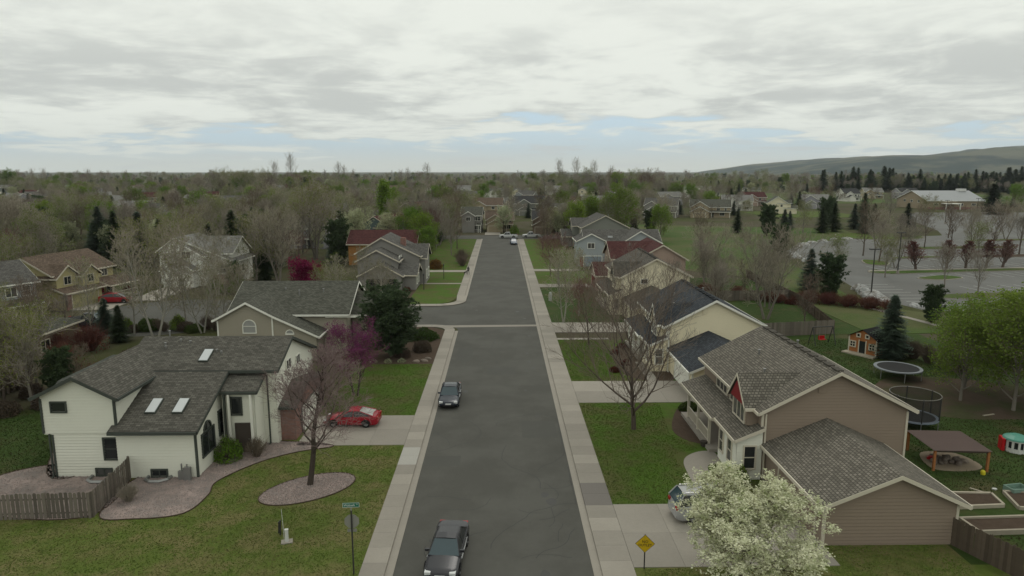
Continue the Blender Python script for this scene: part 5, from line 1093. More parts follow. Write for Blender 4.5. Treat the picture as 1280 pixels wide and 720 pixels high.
# ---- person walking a dog on the far left walk
def person():
    def skin(name, J, E_, m_, parent=None, root=0):
        me = bpy.data.meshes.new(name); me.from_pydata([j[:3] for j in J], E_, []); o = link(name, me, parent); o.modifiers.new('skin', 'SKIN'); 
        if not me.skin_vertices: return o
        for v, j in zip(me.skin_vertices[0].data, J): v.radius = (j[3], j[4] if len(j) > 4 else j[3])
        me.skin_vertices[0].data[root].use_root = True; sd = o.modifiers.new('sub', 'SUBSURF'); sd.levels = sd.render_levels = 1; me.materials.append(m_); return o
    J = [(0, 0, .95, .15, .11), (0, -.01, 1.2, .14, .1), (0, 0, 1.42, .17, .1), (0, 0, 1.52, .055), (0, -.02, 1.6, .085), (0, -.02, 1.72, .075),
         (-.2, 0, 1.4, .06), (-.27, .05, 1.13, .048), (-.24, -.1, .9, .035), (.2, 0, 1.4, .06), (.28, -.05, 1.15, .048), (.27, -.28, 1.0, .035),
         (-.1, .02, .9, .09), (-.11, -.12, .5, .065), (-.11, -.1, .1, .045), (-.11, -.25, .04, .04), (.1, .02, .9, .09), (.11, .1, .5, .065), (.11, .32, .14, .045), (.11, .2, .05, .04)]
    E_ = [(0, 1), (1, 2), (2, 3), (3, 4), (4, 5), (2, 6), (6, 7), (7, 8), (2, 9), (9, 10), (10, 11), (0, 12), (12, 13), (13, 14), (14, 15), (0, 16), (16, 17), (17, 18), (18, 19)]
    o = skin('person', J, E_, mat('dark_clothes', (.025, .025, .03), .9)); o.location = (-6.4, 132, .13); o.rotation_euler = (0, 0, R(160)); tag(o, 'person in dark clothes walking on the left-hand walk', 'person')
    D = [(0, .3, .45, .09, .11), (0, -.05, .46, .1, .12), (0, -.32, .5, .11, .13), (0, -.48, .64, .065), (0, -.6, .7, .065), (0, -.74, .66, .035), (0, .5, .58, .02),
         (-.08, -.3, .3, .035), (-.08, -.32, .03, .025), (.08, -.3, .3, .035), (.08, -.24, .03, .025), (-.08, .3, .32, .05), (-.08, .4, .2, .025), (-.08, .36, .03, .025), (.08, .3, .32, .05), (.08, .36, .2, .025), (.08, .3, .03, .025)]
    E2 = [(0, 1), (1, 2), (2, 3), (3, 4), (4, 5), (0, 6), (2, 7), (7, 8), (2, 9), (9, 10), (0, 11), (11, 12), (12, 13), (0, 14), (14, 15), (15, 16)]
    d = skin('dog', D, E2, mat('black_fur', (.02, .018, .016), .9)); d.location = (-7.0, 132.6, .13); d.rotation_euler = (0, 0, R(150)); tag(d, 'dark dog beside the person on the left-hand walk', 'dog')
person()

# ---- standing grass on the lawns nearest the camera
def tufts(area, n, exclude, m_, seed, label, hmax=.1):
    rr = np.random.default_rng(seed); P = np.array(area); lo, hi = P.min(0), P.max(0); pts = []
    q = rr.uniform(lo, hi, (n * 4, 2)); k = inside_np(q, area)
    for e in exclude: k &= ~inside_np(q, e)
    p = q[k][:n]; n = len(p); a = rr.uniform(0, 6.28, n); w = rr.uniform(.02, .05, n); h_ = rr.uniform(.02, hmax, n); d = np.stack([np.cos(a) * w, np.sin(a) * w], 1); ln = rr.normal(size=(n, 2)) * .03
    def tri(d): return np.stack([np.c_[p - d, np.full(n, .095)], np.c_[p + d, np.full(n, .095)], np.c_[p + ln, .1 + h_]], 1)
    V = np.concatenate([tri(d), tri(np.stack([-d[:, 1], d[:, 0]], 1))]).reshape(-1, 3); F = [(3 * k, 3 * k + 1, 3 * k + 2) for k in range(2 * n)]
    me = bpy.data.meshes.new('grass'); me.from_pydata(V, [], F); me.materials.append(m_); o = link('grass', me); struct(o, 'stuff', label); o['category'] = 'grass'
blade_a = mat('blade_dull', (.125, .18, .036), .9, .4, 3., spec=.1, col2=(.185, .185, .068), mscale=.55, world_co=True); blade_b = mat('blade_green', (.08, .142, .02), .9, .4, 3., spec=.1, col2=(.115, .13, .042), mscale=.5, world_co=True); blade_c = mat('blade_dark', (.042, .075, .018), .9, .4, 3., spec=.1, col2=(.085, .08, .038), mscale=.4, world_co=True)
tufts([(-34, 30), (-7.25, 30), (-7.25, 47.9), (-13, 47.9), (-20, 44), (-29, 43), (-29, 40), (-34, 40)], 40000, [bed_poly, bed2_poly, ell_poly, bed2b], blade_a, 1, 'dull spring grass on the lawn before the white house', .055)
tufts([(-50, 40), (-29, 40), (-29, 56.5), (-36, 58), (-44, 53.5), (-50, 52)], 16000, [bed2_poly, bed2b], blade_c, 7, 'dark grass left of the white house', .1)
tufts(rect(-17, -7.25, 54.3, 69.5), 12000, [], blade_b, 2, 'green grass on the lawn behind the red coupe', .055)
tufts([(6.8, 38.7), (12.4, 38.7), (12.3, 46), (14.4, 47), (13, 50), (13.8, 57), (6.8, 57)], 14000, [], blade_b, 3, 'green grass on the lawn of the taupe house', .055)
tufts([(7.2, 29.5), (24, 29.5), (24, 33.8), (17.5, 33.8), (17.5, 31.8), (7.2, 31.8)], 9000, [], blade_a, 4, 'dull grass along the near side of the taupe garage', .055)
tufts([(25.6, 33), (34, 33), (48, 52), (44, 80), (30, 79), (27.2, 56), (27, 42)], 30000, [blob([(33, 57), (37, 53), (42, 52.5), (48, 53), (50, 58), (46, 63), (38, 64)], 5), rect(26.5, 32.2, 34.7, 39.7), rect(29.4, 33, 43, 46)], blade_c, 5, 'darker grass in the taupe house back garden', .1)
tufts(rect(6.8, 12.5, 63.4, 79.7), 9000, [], blade_b, 6, 'green grass on the lawn of the cream yellow house', .075)

# ================================================================== TREES
def bark(name, col): return mat(name, col, .95, .2, 3., spec=.1, rnd=.16, rnd_hue=.012)
bark_grey = bark('bark_grey', (.17, .152, .128)); bark_brown = bark('bark_brown', (.105, .084, .068)); bark_pale = bark('bark_pale', (.3, .285, .245)); bark_dark = bark('bark_dark', (.075, .062, .05))
twig_grey = bark('twig_grey', (.245, .218, .182)); twig_brown = bark('twig_brown', (.15, .118, .09)); twig_red = bark('twig_red', (.17, .1, .088)); twig_tan = bark('twig_tan', (.28, .25, .195)); twig_maple = bark('twig_maple', (.21, .16, .148)); twig_rust = bark('twig_rust', (.13, .06, .045))
def leafm(name, col, **k): return mat(name, col, .8, .3, 1.2, spec=.15, trans=.3, rnd=.16, rnd_hue=.014, **k)
leaf_green = leafm('leaf_green', (.125, .185, .032)); leaf_lime = leafm('leaf_lime', (.14, .22, .028)); leaf_bud = leafm('leaf_bud', (.155, .19, .04)); leaf_white = mat('white_blossom', (.68, .68, .49), .8, .22, 2., trans=.25, spec=.1, col2=(.34, .39, .18), mscale=2.2, mixr=(.48, .66)); leaf_mag = leafm('magenta_blossom', (.19, .04, .14)); leaf_crim = leafm('crimson_leaf', (.17, .013, .042)); leaf_white_far = leafm('pale_blossom', (.38, .4, .25))
needle_blue = leafm('needle_blue', (.095, .13, .092)); needle_green = leafm('needle_green', (.062, .09, .042)); needle_dark = leafm('needle_dark', (.065, .09, .044)); leaf_hedge = leafm('leaf_hedge', (.065, .1, .025)); leaf_rust = leafm('leaf_rust', (.1, .03, .022)); leaf_orange = leafm('leaf_orange', (.16, .075, .025)); leaf_brown = leafm('leaf_brown', (.1, .075, .055))

class TB:
    def __init__(s): s.V, s.F, s.M = [], [], []; s.n = 0
    def tube(s, pts, rad, n, mi=0):
        P = np.asarray(pts); i0 = s.n; K = len(P); D = np.empty_like(P); D[1:-1] = P[2:] - P[:-2]; D[0] = P[1] - P[0]; D[-1] = P[-1] - P[-2]
        D /= np.linalg.norm(D, axis=1)[:, None] + 1e-9; up = np.array((0., 0, 1)) if abs(D[0, 2]) < .9 else np.array((1., 0, 0))
        A = np.cross(D, up); A /= np.linalg.norm(A, axis=1)[:, None] + 1e-9; B = np.cross(D, A); t = np.arange(n) * 2 * math.pi / n
        W = P[:, None, :] + (A[:, None, :] * np.cos(t)[None, :, None] + B[:, None, :] * np.sin(t)[None, :, None]) * np.asarray(rad)[:, None, None]
        s.V.append(W.reshape(-1, 3)); s.n += K * n
        for k in range(K - 1):
            for j in range(n): s.F.append((i0 + k * n + j, i0 + k * n + (j + 1) % n, i0 + (k + 1) * n + (j + 1) % n, i0 + (k + 1) * n + j)); s.M.append(mi)
    def cards(s, c, size, rg, mi=1, up=.3, aspect=1.):
        """random little leaf quads round the centres c"""
        n = len(c); 
        if n == 0: return
        a = rg.normal(size=(n, 3)); a[:, 2] *= .7; a /= np.linalg.norm(a, axis=1)[:, None]; b = rg.normal(size=(n, 3)); b -= a * (a * b).sum(1)[:, None]; b /= np.linalg.norm(b, axis=1)[:, None]
        sz = size * rg.uniform(.6, 1.3, n)[:, None]; a = a * sz * aspect; b = b * sz
        W = np.stack([c - a * .5, c + b * .36 - a * .05, c + a * .5, c - b * .36 + a * .05], 1).reshape(-1, 3); i = s.n + np.arange(n) * 4
        s.V.append(W); s.n += 4 * n; s.F += [(k, k + 1, k + 2, k + 3) for k in i.tolist()]; s.M += [mi] * n
    def tris(s, P, mi):
        """P (n,3,3) triangles"""
        n = len(P); i = s.n + np.arange(n) * 3; s.V.append(P.reshape(-1, 3)); s.n += 3 * n; s.F += [(k, k + 1, k + 2) for k in i.tolist()]; s.M += [mi] * n
    def mesh(s, name, mats):
        me = bpy.data.meshes.new(name); me.from_pydata(np.concatenate(s.V) if s.V else [], [], s.F)
        for m_ in mats: me.materials.append(m_)
        me.polygons.foreach_set('material_index', s.M); me.update(); return me

def decid(seed, H, r0, bole=.25, n=(11, 6, 5, 3), ang=(52, 42, 40, 38), ln=(.42, .55, .55, .5), shape='round', trop=.18, wob=.16, sides=(8, 5, 3, 3, 3), rr=(.45, .5, .55, .6), tipmin=.006, lvls=4, stems=1, lean=.0, leafn=0, leafs=.2, spread=.25, leaf_aspect=1., top_twig=None, trunk_lv=1, tw=1., leaf_from=None):
    rg = np.random.default_rng(seed); T, K = TB(), TB(); tips = []
    def grow(p, d, L, r, lv):
        seg = (7, 5, 3, 2, 2)[lv]; pts = [p]; rad = [r]; q = p; dd = d / np.linalg.norm(d)
        for k in range(seg):
            dd = dd + rg.normal(size=3) * wob * (.35 if lv == 0 else 1) + np.array((0, 0, trop * (1 if lv else .3))); dd /= np.linalg.norm(dd); q = q + dd * L / seg; pts.append(q); rad.append(max(r * (1 - (k + 1) / seg * (.8 if lv else .85)), tipmin * tw))
        (T if lv <= trunk_lv else K).tube(pts, rad, sides[lv], 0)
        pts = np.array(pts)
        if lv >= lvls - 1 or (leaf_from is not None and lv >= leaf_from): tips.append(pts[1:])
        if lv >= lvls: return
        N = n[lv]; ph = rg.uniform(0, 6.28)
        for i in range(N):
            t0 = bole if lv == 0 else .22; u = (i + rg.uniform(.1, .9)) / N; t = t0 + (1 - t0) * u; f = t * (len(pts) - 1); k = min(int(f), len(pts) - 2); pos = pts[k] + (pts[k + 1] - pts[k]) * (f - k); ax = pts[k + 1] - pts[k]; ax /= np.linalg.norm(ax)
            a = R(ang[lv] * rg.uniform(.75, 1.2)) * (1 - .35 * u if lv == 0 else 1); ph += 2.4 + rg.uniform(-.4, .4); s1 = np.cross(ax, (0, 0, 1.) if abs(ax[2]) < .95 else (1., 0, 0)); s1 /= np.linalg.norm(s1); s2 = np.cross(ax, s1)
            cd = ax * math.cos(a) + (s1 * math.cos(ph) + s2 * math.sin(ph)) * math.sin(a)
            if lv == 0: sc = {'round': .55 + .75 * math.sin(math.pi * (.12 + .8 * u)), 'cone': 1.25 - u, 'column': .85, 'vase': .6 + .6 * u}[shape]; cl = H * ln[0] * sc * rg.uniform(.8, 1.15)
            else: cl = L * ln[lv] * (1.15 - .55 * u) * rg.uniform(.75, 1.2)
            cr = max(r * (1 - .75 * t) * rr[lv] * 1.3, tipmin * tw) if lv else max(r * (1 - .6 * t) * rr[0], tipmin)
            grow(pos, cd, cl, cr, lv + 1)
    for s_ in range(stems):
        a = 6.28 * s_ / stems + seed; grow(np.array((.25 * math.cos(a) * (stems > 1), .25 * math.sin(a) * (stems > 1), 0.)), np.array((math.cos(a) * (.28 if stems > 1 else lean), math.sin(a) * (.28 if stems > 1 else lean), 1.)), H * (.95 if shape != 'round' else .86), r0, 0)
    tp = np.concatenate(tips)
    if leafn:
        c = tp[rg.integers(0, len(tp), leafn)] + rg.normal(size=(leafn, 3)) * spread; K.cards(c[c[:, 2] > .3], leafs, rg, 1, aspect=leaf_aspect)
    return T, K, tp
def blossom(T, K, tp, n, size, seed, per=5, r=.1):
    rg = np.random.default_rng(seed); c = tp[rg.integers(0, len(tp), n)] + rg.normal(size=(n, 3)) * .13
    c = np.repeat(c, per, 0) + rg.normal(size=(n * per, 3)) * r; K.cards(c, size, rg, 1)
def conifer(seed, H, W, z0=.04, whorls=34, per=9, droop=.35, shape=1., sz=1., r0=.16, open_=0., upturn=.2):
    rg = np.random.default_rng(seed); T, K = TB(), TB(); T.tube([(0, 0, 0), (0, 0, H * .5), (0, 0, H * .97)], [r0, r0 * .6, .02], 7)
    P = []
    for w in range(whorls):
        u = w / (whorls - 1); z = H * (z0 + (.97 - z0) * u ** .92); Lm = W * ((1 - u) ** shape) * (.55 + .45 * min(1, u * 9)) + .1
        for b in range(max(4, int(per * (1.1 - .5 * u)))):
            a = rg.uniform(0, 6.283); L = Lm * rg.uniform(.62, 1.12); 
            if rg.uniform() < open_: continue
            d = np.array((math.cos(a), math.sin(a), 0)); side = np.array((-d[1], d[0], 0)); dr = droop * rg.uniform(.6, 1.3); n = max(3, int(L / (.2 * sz)))
            zz = z + rg.uniform(-.3, .3) * H / whorls
            t = (np.arange(n) + .3) / n; pos = d * (L * t)[:, None] + np.array((0, 0, 1.)) * (zz - dr * L * t + upturn * L * t * t)[:, None]
            l = .42 * sz * (1.15 - .6 * t) * rg.uniform(.8, 1.2, n)
            for sg in (-1, 1):
                q = d * .55 + side * sg * .85 + np.array((0, 0, 1)) * rg.uniform(-.25, .15); tip = pos + q * l[:, None]; P.append(np.stack([pos - d * .06 * sz, pos + d * .13 * sz, tip], 1))
            tip = pos + (d * .5 + np.array((0, 0, rg.uniform(-.1, .5)))) * l[:, None]; P.append(np.stack([pos - side * .09 * sz, pos + side * .09 * sz, tip], 1))
    K.tris(np.concatenate(P), 1); return T, K, None
def needle_tree(seed, H, W, n_limbs=46, r0=.22):
    """broad long-needled pine: limbs carrying tufts"""
    rg = np.random.default_rng(seed); T, K = TB(), TB(); T.tube([(0, 0, 0), (.1, 0, H * .5), (0, .1, H * .95)], [r0, r0 * .6, .03], 8); C_ = []
    for k in range(n_limbs):
        u = (k + .5) / n_limbs; z = H * (.07 + .88 * u); L = W * (.3 + .7 * math.sin(math.pi * min(.93, .2 + .8 * (1 - u)))) * (1.05 - .25 * u) * rg.uniform(.7, 1.1); a = k * 2.4 + rg.uniform(-.4, .4); d = np.array((math.cos(a), math.sin(a), .12 + .5 * u)); pts = [np.array((0, 0, z)) + d * L * t + np.array((0, 0, .22 * L * t * t)) + rg.normal(size=3) * .05 for t in (0, .35, .7, 1)]
        T.tube(pts, [.05, .04, .03, .015], 4) 
        for t in np.linspace(.28, 1.02, 9):
            b = pts[0] + (pts[-1] - pts[0]) * t
            for _ in range(4): C_.append(b + rg.normal(size=3) * np.array((.3, .3, .2)) * (W / 3))
    C_ = np.array(C_); P = []
    for _ in range(13):
        v = rg.normal(size=C_.shape); v[:, 2] += .5; v /= np.linalg.norm(v, axis=1)[:, None]; o = rg.normal(size=C_.shape) * .05; w = np.cross(v, rg.normal(size=C_.shape)); w /= np.linalg.norm(w, axis=1)[:, None]; l = rg.uniform(.25, .5, (len(C_), 1)); P.append(np.stack([C_ + o - w * .07, C_ + o + w * .07, C_ + o + v * l], 1))
    K.tris(np.concatenate(P), 1); return T, K, None
def bush(seed, rx, rz, n, leafs, twigs=40, flat=1.):
    rg = np.random.default_rng(seed); T, K = TB(), TB()
    for k in range(twigs):
        a = rg.uniform(0, 6.28); q = rg.uniform(.15, .95); e = np.array((rx * q * math.cos(a), rx * q * math.sin(a), rz * (1.05 - .5 * q * q) * rg.uniform(.7, 1.05))); s0 = np.array((e[0] * .2, e[1] * .2, 0)); m_ = (s0 + e) / 2 + np.array((0, 0, rz * .12)) + rg.normal(size=3) * .04
        T.tube([s0, m_, e], [.02, .013, .006], 3)
        for j in range(4): b = s0 + (e - s0) * rg.uniform(.45, .95); T.tube([b, b + (rg.normal(size=3) * .5 + np.array((0, 0, .7))) * rz * .28], [.009, .004], 3)
    if n:
        v = rg.normal(size=(n, 3)); v /= np.linalg.norm(v, axis=1)[:, None]; v[:, 2] = abs(v[:, 2]); rad = rg.uniform(.55, 1.0, (n, 1)) ** .6; lump = 1 + .16 * np.sin(v[:, :1] * 5 + seed) * np.sin(v[:, 1:2] * 4.3 + 1); c = v * rad * lump * np.array((rx, rx, rz)) + np.array((0, 0, .05)); K.cards(c, leafs, rg, 1)
    return T, K, None

TREES = {}
def proto(key, tk, bark_, crown_mats):
    T, K, _ = tk; TREES[key] = (T.mesh('trunk', [bark_]), K.mesh('crown', crown_mats))
def tree(key, name, x, y, label, s=1., rz=None, group=None, cat='tree', z=.05, sz=None):
    o = empty(name, (x, y, z), rz if rz is not None else (x * 7.3 + y * 3.1) % 6.28); o.scale = (s, s, sz or s); tag(o, label, cat, group); t, c = TREES[key]
    link('trunk' if cat == 'tree' else 'stems', t, o); link('crown' if cat == 'tree' else 'foliage', c, o); return o
# hero trees
proto('maple', decid(3, 10.4, .19, .24, (22, 10, 7, 5), (52, 40, 40, 36), (.4, .5, .5, .5), 'cone', .13, .13, tipmin=.0065, rr=(.4, .5, .55, .6), tw=1.), bark_dark, [twig_maple])
proto('vase', decid(12, 8.6, .2, .1, (15, 9, 7, 5), (60, 40, 38, 36), (.7, .52, .5, .5), 'round', .2, .14, tipmin=.008, stems=1, rr=(.55, .5, .55, .6)), bark_brown, [bark('twig_vase', (.22, .185, .145))])
t_ = decid(21, 5.9, .16, .14, (14, 8, 6, 3), (60, 44, 42, 38), (.52, .52, .5, .5), 'round', .13, .14, tipmin=.007); blossom(*t_, 6600, .105, 5, 8, .065); proto('pear', t_, bark_dark, [twig_brown, leaf_white])
t_ = decid(31, 6.5, .12, .14, (10, 7, 5, 3), (50, 42, 40, 38), (.5, .5, .5, .5), 'round', .15, .16, stems=2, tipmin=.008); blossom(*t_, 3600, .12, 5, 3, .1); proto('redbud', t_, bark_dark, [twig_red, leaf_mag])
# general kinds
for k in range(4): proto('bare%d' % k, decid(50 + k, 10, .2, (.2, .28, .15, .22)[k], (11, 7, 5, 4), (48, 42, 40, 38), (.46, .52, .52, .5), ('round', 'vase', 'round', 'cone')[k], .16, .16, tipmin=.016, stems=(1, 1, 2, 1)[k]), (bark_grey, bark_brown, bark_grey, bark_brown)[k], [(twig_grey, twig_brown, twig_tan, twig_grey)[k]])
proto('bare_red', decid(58, 9, .17, .2, (11, 7, 5, 4), (46, 40, 40, 38), (.46, .52, .52, .5), 'round', .17, .16, tipmin=.015), bark_brown, [twig_red])
for k in range(2): proto('bud%d' % k, decid(60 + k, 10, .2, .2, (11, 7, 5, 3), (46, 42, 40, 38), (.46, .52, .52, .5), 'round', .15, .16, tipmin=.013, leafn=3800, leafs=.17, spread=.22, stems=1 + k), bark_grey, [twig_tan, leaf_bud])
for k in range(2): proto('green%d' % k, decid(70 + k, 10, .2, .1, (15, 8, 6), (52, 44, 42), (.48, .5, .5), 'round', .14, .16, tipmin=.012, lvls=3, leafn=7600, leafs=.27, spread=.34, leaf_from=2), bark_grey, [twig_brown, leaf_green if k == 0 else leaf_lime])
proto('poplar', decid(75, 12, .2, .08, (26, 6, 4), (26, 36, 38), (.3, .5, .5), 'column', .22, .12, lvls=3, leafn=8000, leafs=.3, spread=.25, leaf_from=2, tipmin=.012), bark_grey, [twig_brown, leaf_lime])
proto('crimson', decid(80, 5.5, .14, .14, (12, 7, 5), (54, 44, 40), (.52, .5, .5), 'round', .14, .16, lvls=3, leafn=10500, leafs=.26, spread=.3, leaf_from=2), bark_dark, [twig_rust, leaf_crim])
proto('white', decid(82, 6.5, .14, .14, (12, 7, 5), (54, 44, 40), (.5, .5, .5), 'round', .14, .16, lvls=3, leafn=6500, leafs=.24, spread=.22, leaf_from=2), bark_dark, [twig_brown, leaf_white_far])
for k in range(2): proto('aspen%d' % k, decid(85 + k, 12, .13, .22, (20, 5, 4, 3), (48, 42, 40, 38), (.23, .55, .5, .5), 'round', .17, .12, tipmin=.014, stems=1 + k, leafn=900, leafs=.13, spread=.16), bark_pale, [twig_tan, leaf_bud])
proto('tallbare', decid(93, 13, .16, .2, (18, 5, 4), (30, 34, 36), (.3, .5, .5), 'round', .25, .12, lvls=3, tipmin=.018, trunk_lv=-1), bark_grey, [twig_grey])
proto('column', decid(90, 6, .13, .1, (24, 8, 6), (24, 30, 32), (.4, .42, .5), 'cone', .26, .1, lvls=3, tipmin=.013, leafn=700, leafs=.14, spread=.12), bark_brown, [twig_red, leaf_rust])
proto('spruce0', conifer(1, 9, 3.3, whorls=40, per=17, sz=1.6, shape=.72), bark_brown, [bark_brown, needle_blue]); proto('spruce1', conifer(2, 10, 3.5, whorls=40, per=17, droop=.45, sz=1.7, shape=.72), bark_brown, [bark_brown, needle_green])
proto('pine', needle_tree(3, 9.3, 3.7, 60), bark_brown, [bark_brown, needle_dark]); proto('pine1', needle_tree(4, 8, 2.8, 46), bark_brown, [bark_brown, needle_green])
proto('twigbush', bush(1, .8, 1.0, 0, 0, 120), twig_tan, [twig_tan]); proto('greenbush', bush(2, .9, 1.5, 2600, .11, 60), bark_brown, [bark_brown, leaf_lime]); proto('hedge', bush(3, 1.5, 1.1, 4200, .15), bark_brown, [bark_brown, leaf_hedge]); proto('brownbush', bush(4, 1.1, 1.1, 2600, .13, 60), bark_brown, [bark_brown, leaf_brown]); proto('rustbush', bush(5, 1.3, 1.3, 3000, .15, 60), bark_brown, [bark_brown, leaf_rust]); proto('orangebush', bush(6, 1.1, 1.5, 3000, .14, 40), bark_brown, [bark_brown, leaf_orange]); proto('barebush', bush(7, 1.1, 1.4, 0, 0, 160), twig_brown, [twig_brown]); proto('redtwig', bush(8, 1.6, 2.2, 500, .14, 260), twig_rust, [twig_rust, leaf_rust])
proto('flowerbush', bush(9, .8, .8, 900, .12, 60), bark_brown, [bark_brown, leaf_white_far])

# ---- individual trees and shrubs
tree('maple', 'bare_tree', -12.4, 41.6, 'bare tree with dark trunk in the oval gravel bed', .88, .6, z=.1).scale = (1.12, 1.12, .87)
tree('vase', 'bare_tree', 10.4, 50.9, 'spreading bare tree on the lawn of the taupe house', 1., 1.2, z=.1)
tree('pear', 'blossom_tree', 11.2, 29.3, 'white blossoming tree in front of the taupe garage', 1., 0, z=.05).scale = (1.12, 1.12, .73)
tree('redbud', 'redbud_tree', -13.2, 59.5, 'purple blossoming tree behind the red coupe', .78, 0, z=.1)
tree('pine', 'pine_tree', -12.0, 72.5, 'dark broad pine on the corner lawn', .9, 0, z=.1).scale = (1.0, 1.0, .74)
tree('twigbush', 'bare_shrub', -22.9, 39.5, 'low tan twiggy shrub beside the picket fence corner', 1., cat='shrub', z=.1)
tree('greenbush', 'green_shrub', -19.2, 45.6, 'yellow green shrub by the entry of the white house', 1.05, cat='shrub', z=.1)
tree('barebush', 'bare_shrub', -17.4, 46.1, 'bare grey shrub right of the green entry shrub', .9, cat='shrub', z=.1)
tree('hedge', 'juniper_shrub', -9.4, 80.5, 'low dark green juniper at the street corner', 1.15, cat='shrub', z=.05); tree('hedge', 'juniper_shrub', -12.3, 82.5, 'dark juniper behind the corner pine', 1.3, cat='shrub', z=.05); tree('hedge', 'juniper_shrub', -14.5, 77, 'dark low shrub left under the corner pine', 1.2, cat='shrub', z=.05)
tree('brownbush', 'brown_shrub', -8.9, 75, 'rounded brown shrub by the walk at the corner', 1.05, cat='shrub', z=.05); tree('brownbush', 'brown_shrub', -10.7, 72.4, 'smaller brown shrub in front of the corner pine', .8, cat='shrub', z=.05)
for k, (x, y) in enumerate(((-15, 70.3), (-13.6, 70.2), (-12, 70.2), (-10.6, 70.4))): tree('flowerbush', 'flowering_shrub', x, y, 'small white flowering shrub edging the lawn before the pine', .55, group='white edging shrubs', cat='shrub', z=.05)
for k, (x, y) in enumerate(((-8.2, 70.6), (-7.9, 71.4), (-9.0, 70.3))):
    o = link('rock', ROCK[k], None, (x, y, .15)); o.scale = (.4, .25, .22); tag(o, 'tan landscape rock at the lawn corner by the brown shrub', 'rock', 'corner landscape rocks')
tree('greenbush', 'green_shrub', 15.5, 43.9 - 2.4, 'dark green shrub beside the bay of the taupe house', .75, cat='shrub', z=.1); tree('hedge', 'green_shrub', 15.9, 55.2, 'low green shrub at the far end of the taupe house porch', .6, cat='shrub', z=.1)
mb = MB(); mb.tube([(0, 0, 0), (0, 0, .38)], [.2, .28], 10); tag(mb.build('planter', mat('dark_pot', (.06, .05, .04), .8), None, (14.9, 47.4, .13)), 'dark planter pot by the porch steps of the taupe house', 'planter')
# birches and aspens
for k, (x, y, s, lab) in enumerate(((-45.8, 83.8, .95, 'pale aspen leftmost of the clump beside the low grey house'), (-41.7, 80.9, 1.1, 'tall pale aspen in the middle of the left clump'), (-40.4, 86.4, 1.0, 'pale aspen right of the middle of the left clump'), (-37.5, 84.2, .85, 'shorter aspen at the right end of the left clump'), (-18.6, 91.5, .8, 'slender pale birch behind the corner pine'), (-15.5, 88.4, .7, 'thin pale birch at the side street corner'), (-21.5, 87.6, .75, 'pale birch beside the tan house gable'), (8.4, 89.6, .82, 'white trunked birch on the right-hand verge'), (10.9, 93.5, .75, 'second birch behind the white trunked one'), (-46.5, 111, .9, 'pale aspen beside the white gabled house drive'), (-48.5, 79.6, .8, 'pale aspen left behind the clump by the side street'), (-34.6, 82.6, .75, 'slender aspen between the clump and the tan house'), (-43.4, 86.2, .85, 'pale aspen at the kerb behind the left clump'), (-33, 86, .7, 'small aspen at the side street kerb by the tan house'))): tree('aspen%d' % (k % 2), 'aspen_tree', x, y, lab, s, group='pale aspens and birches')
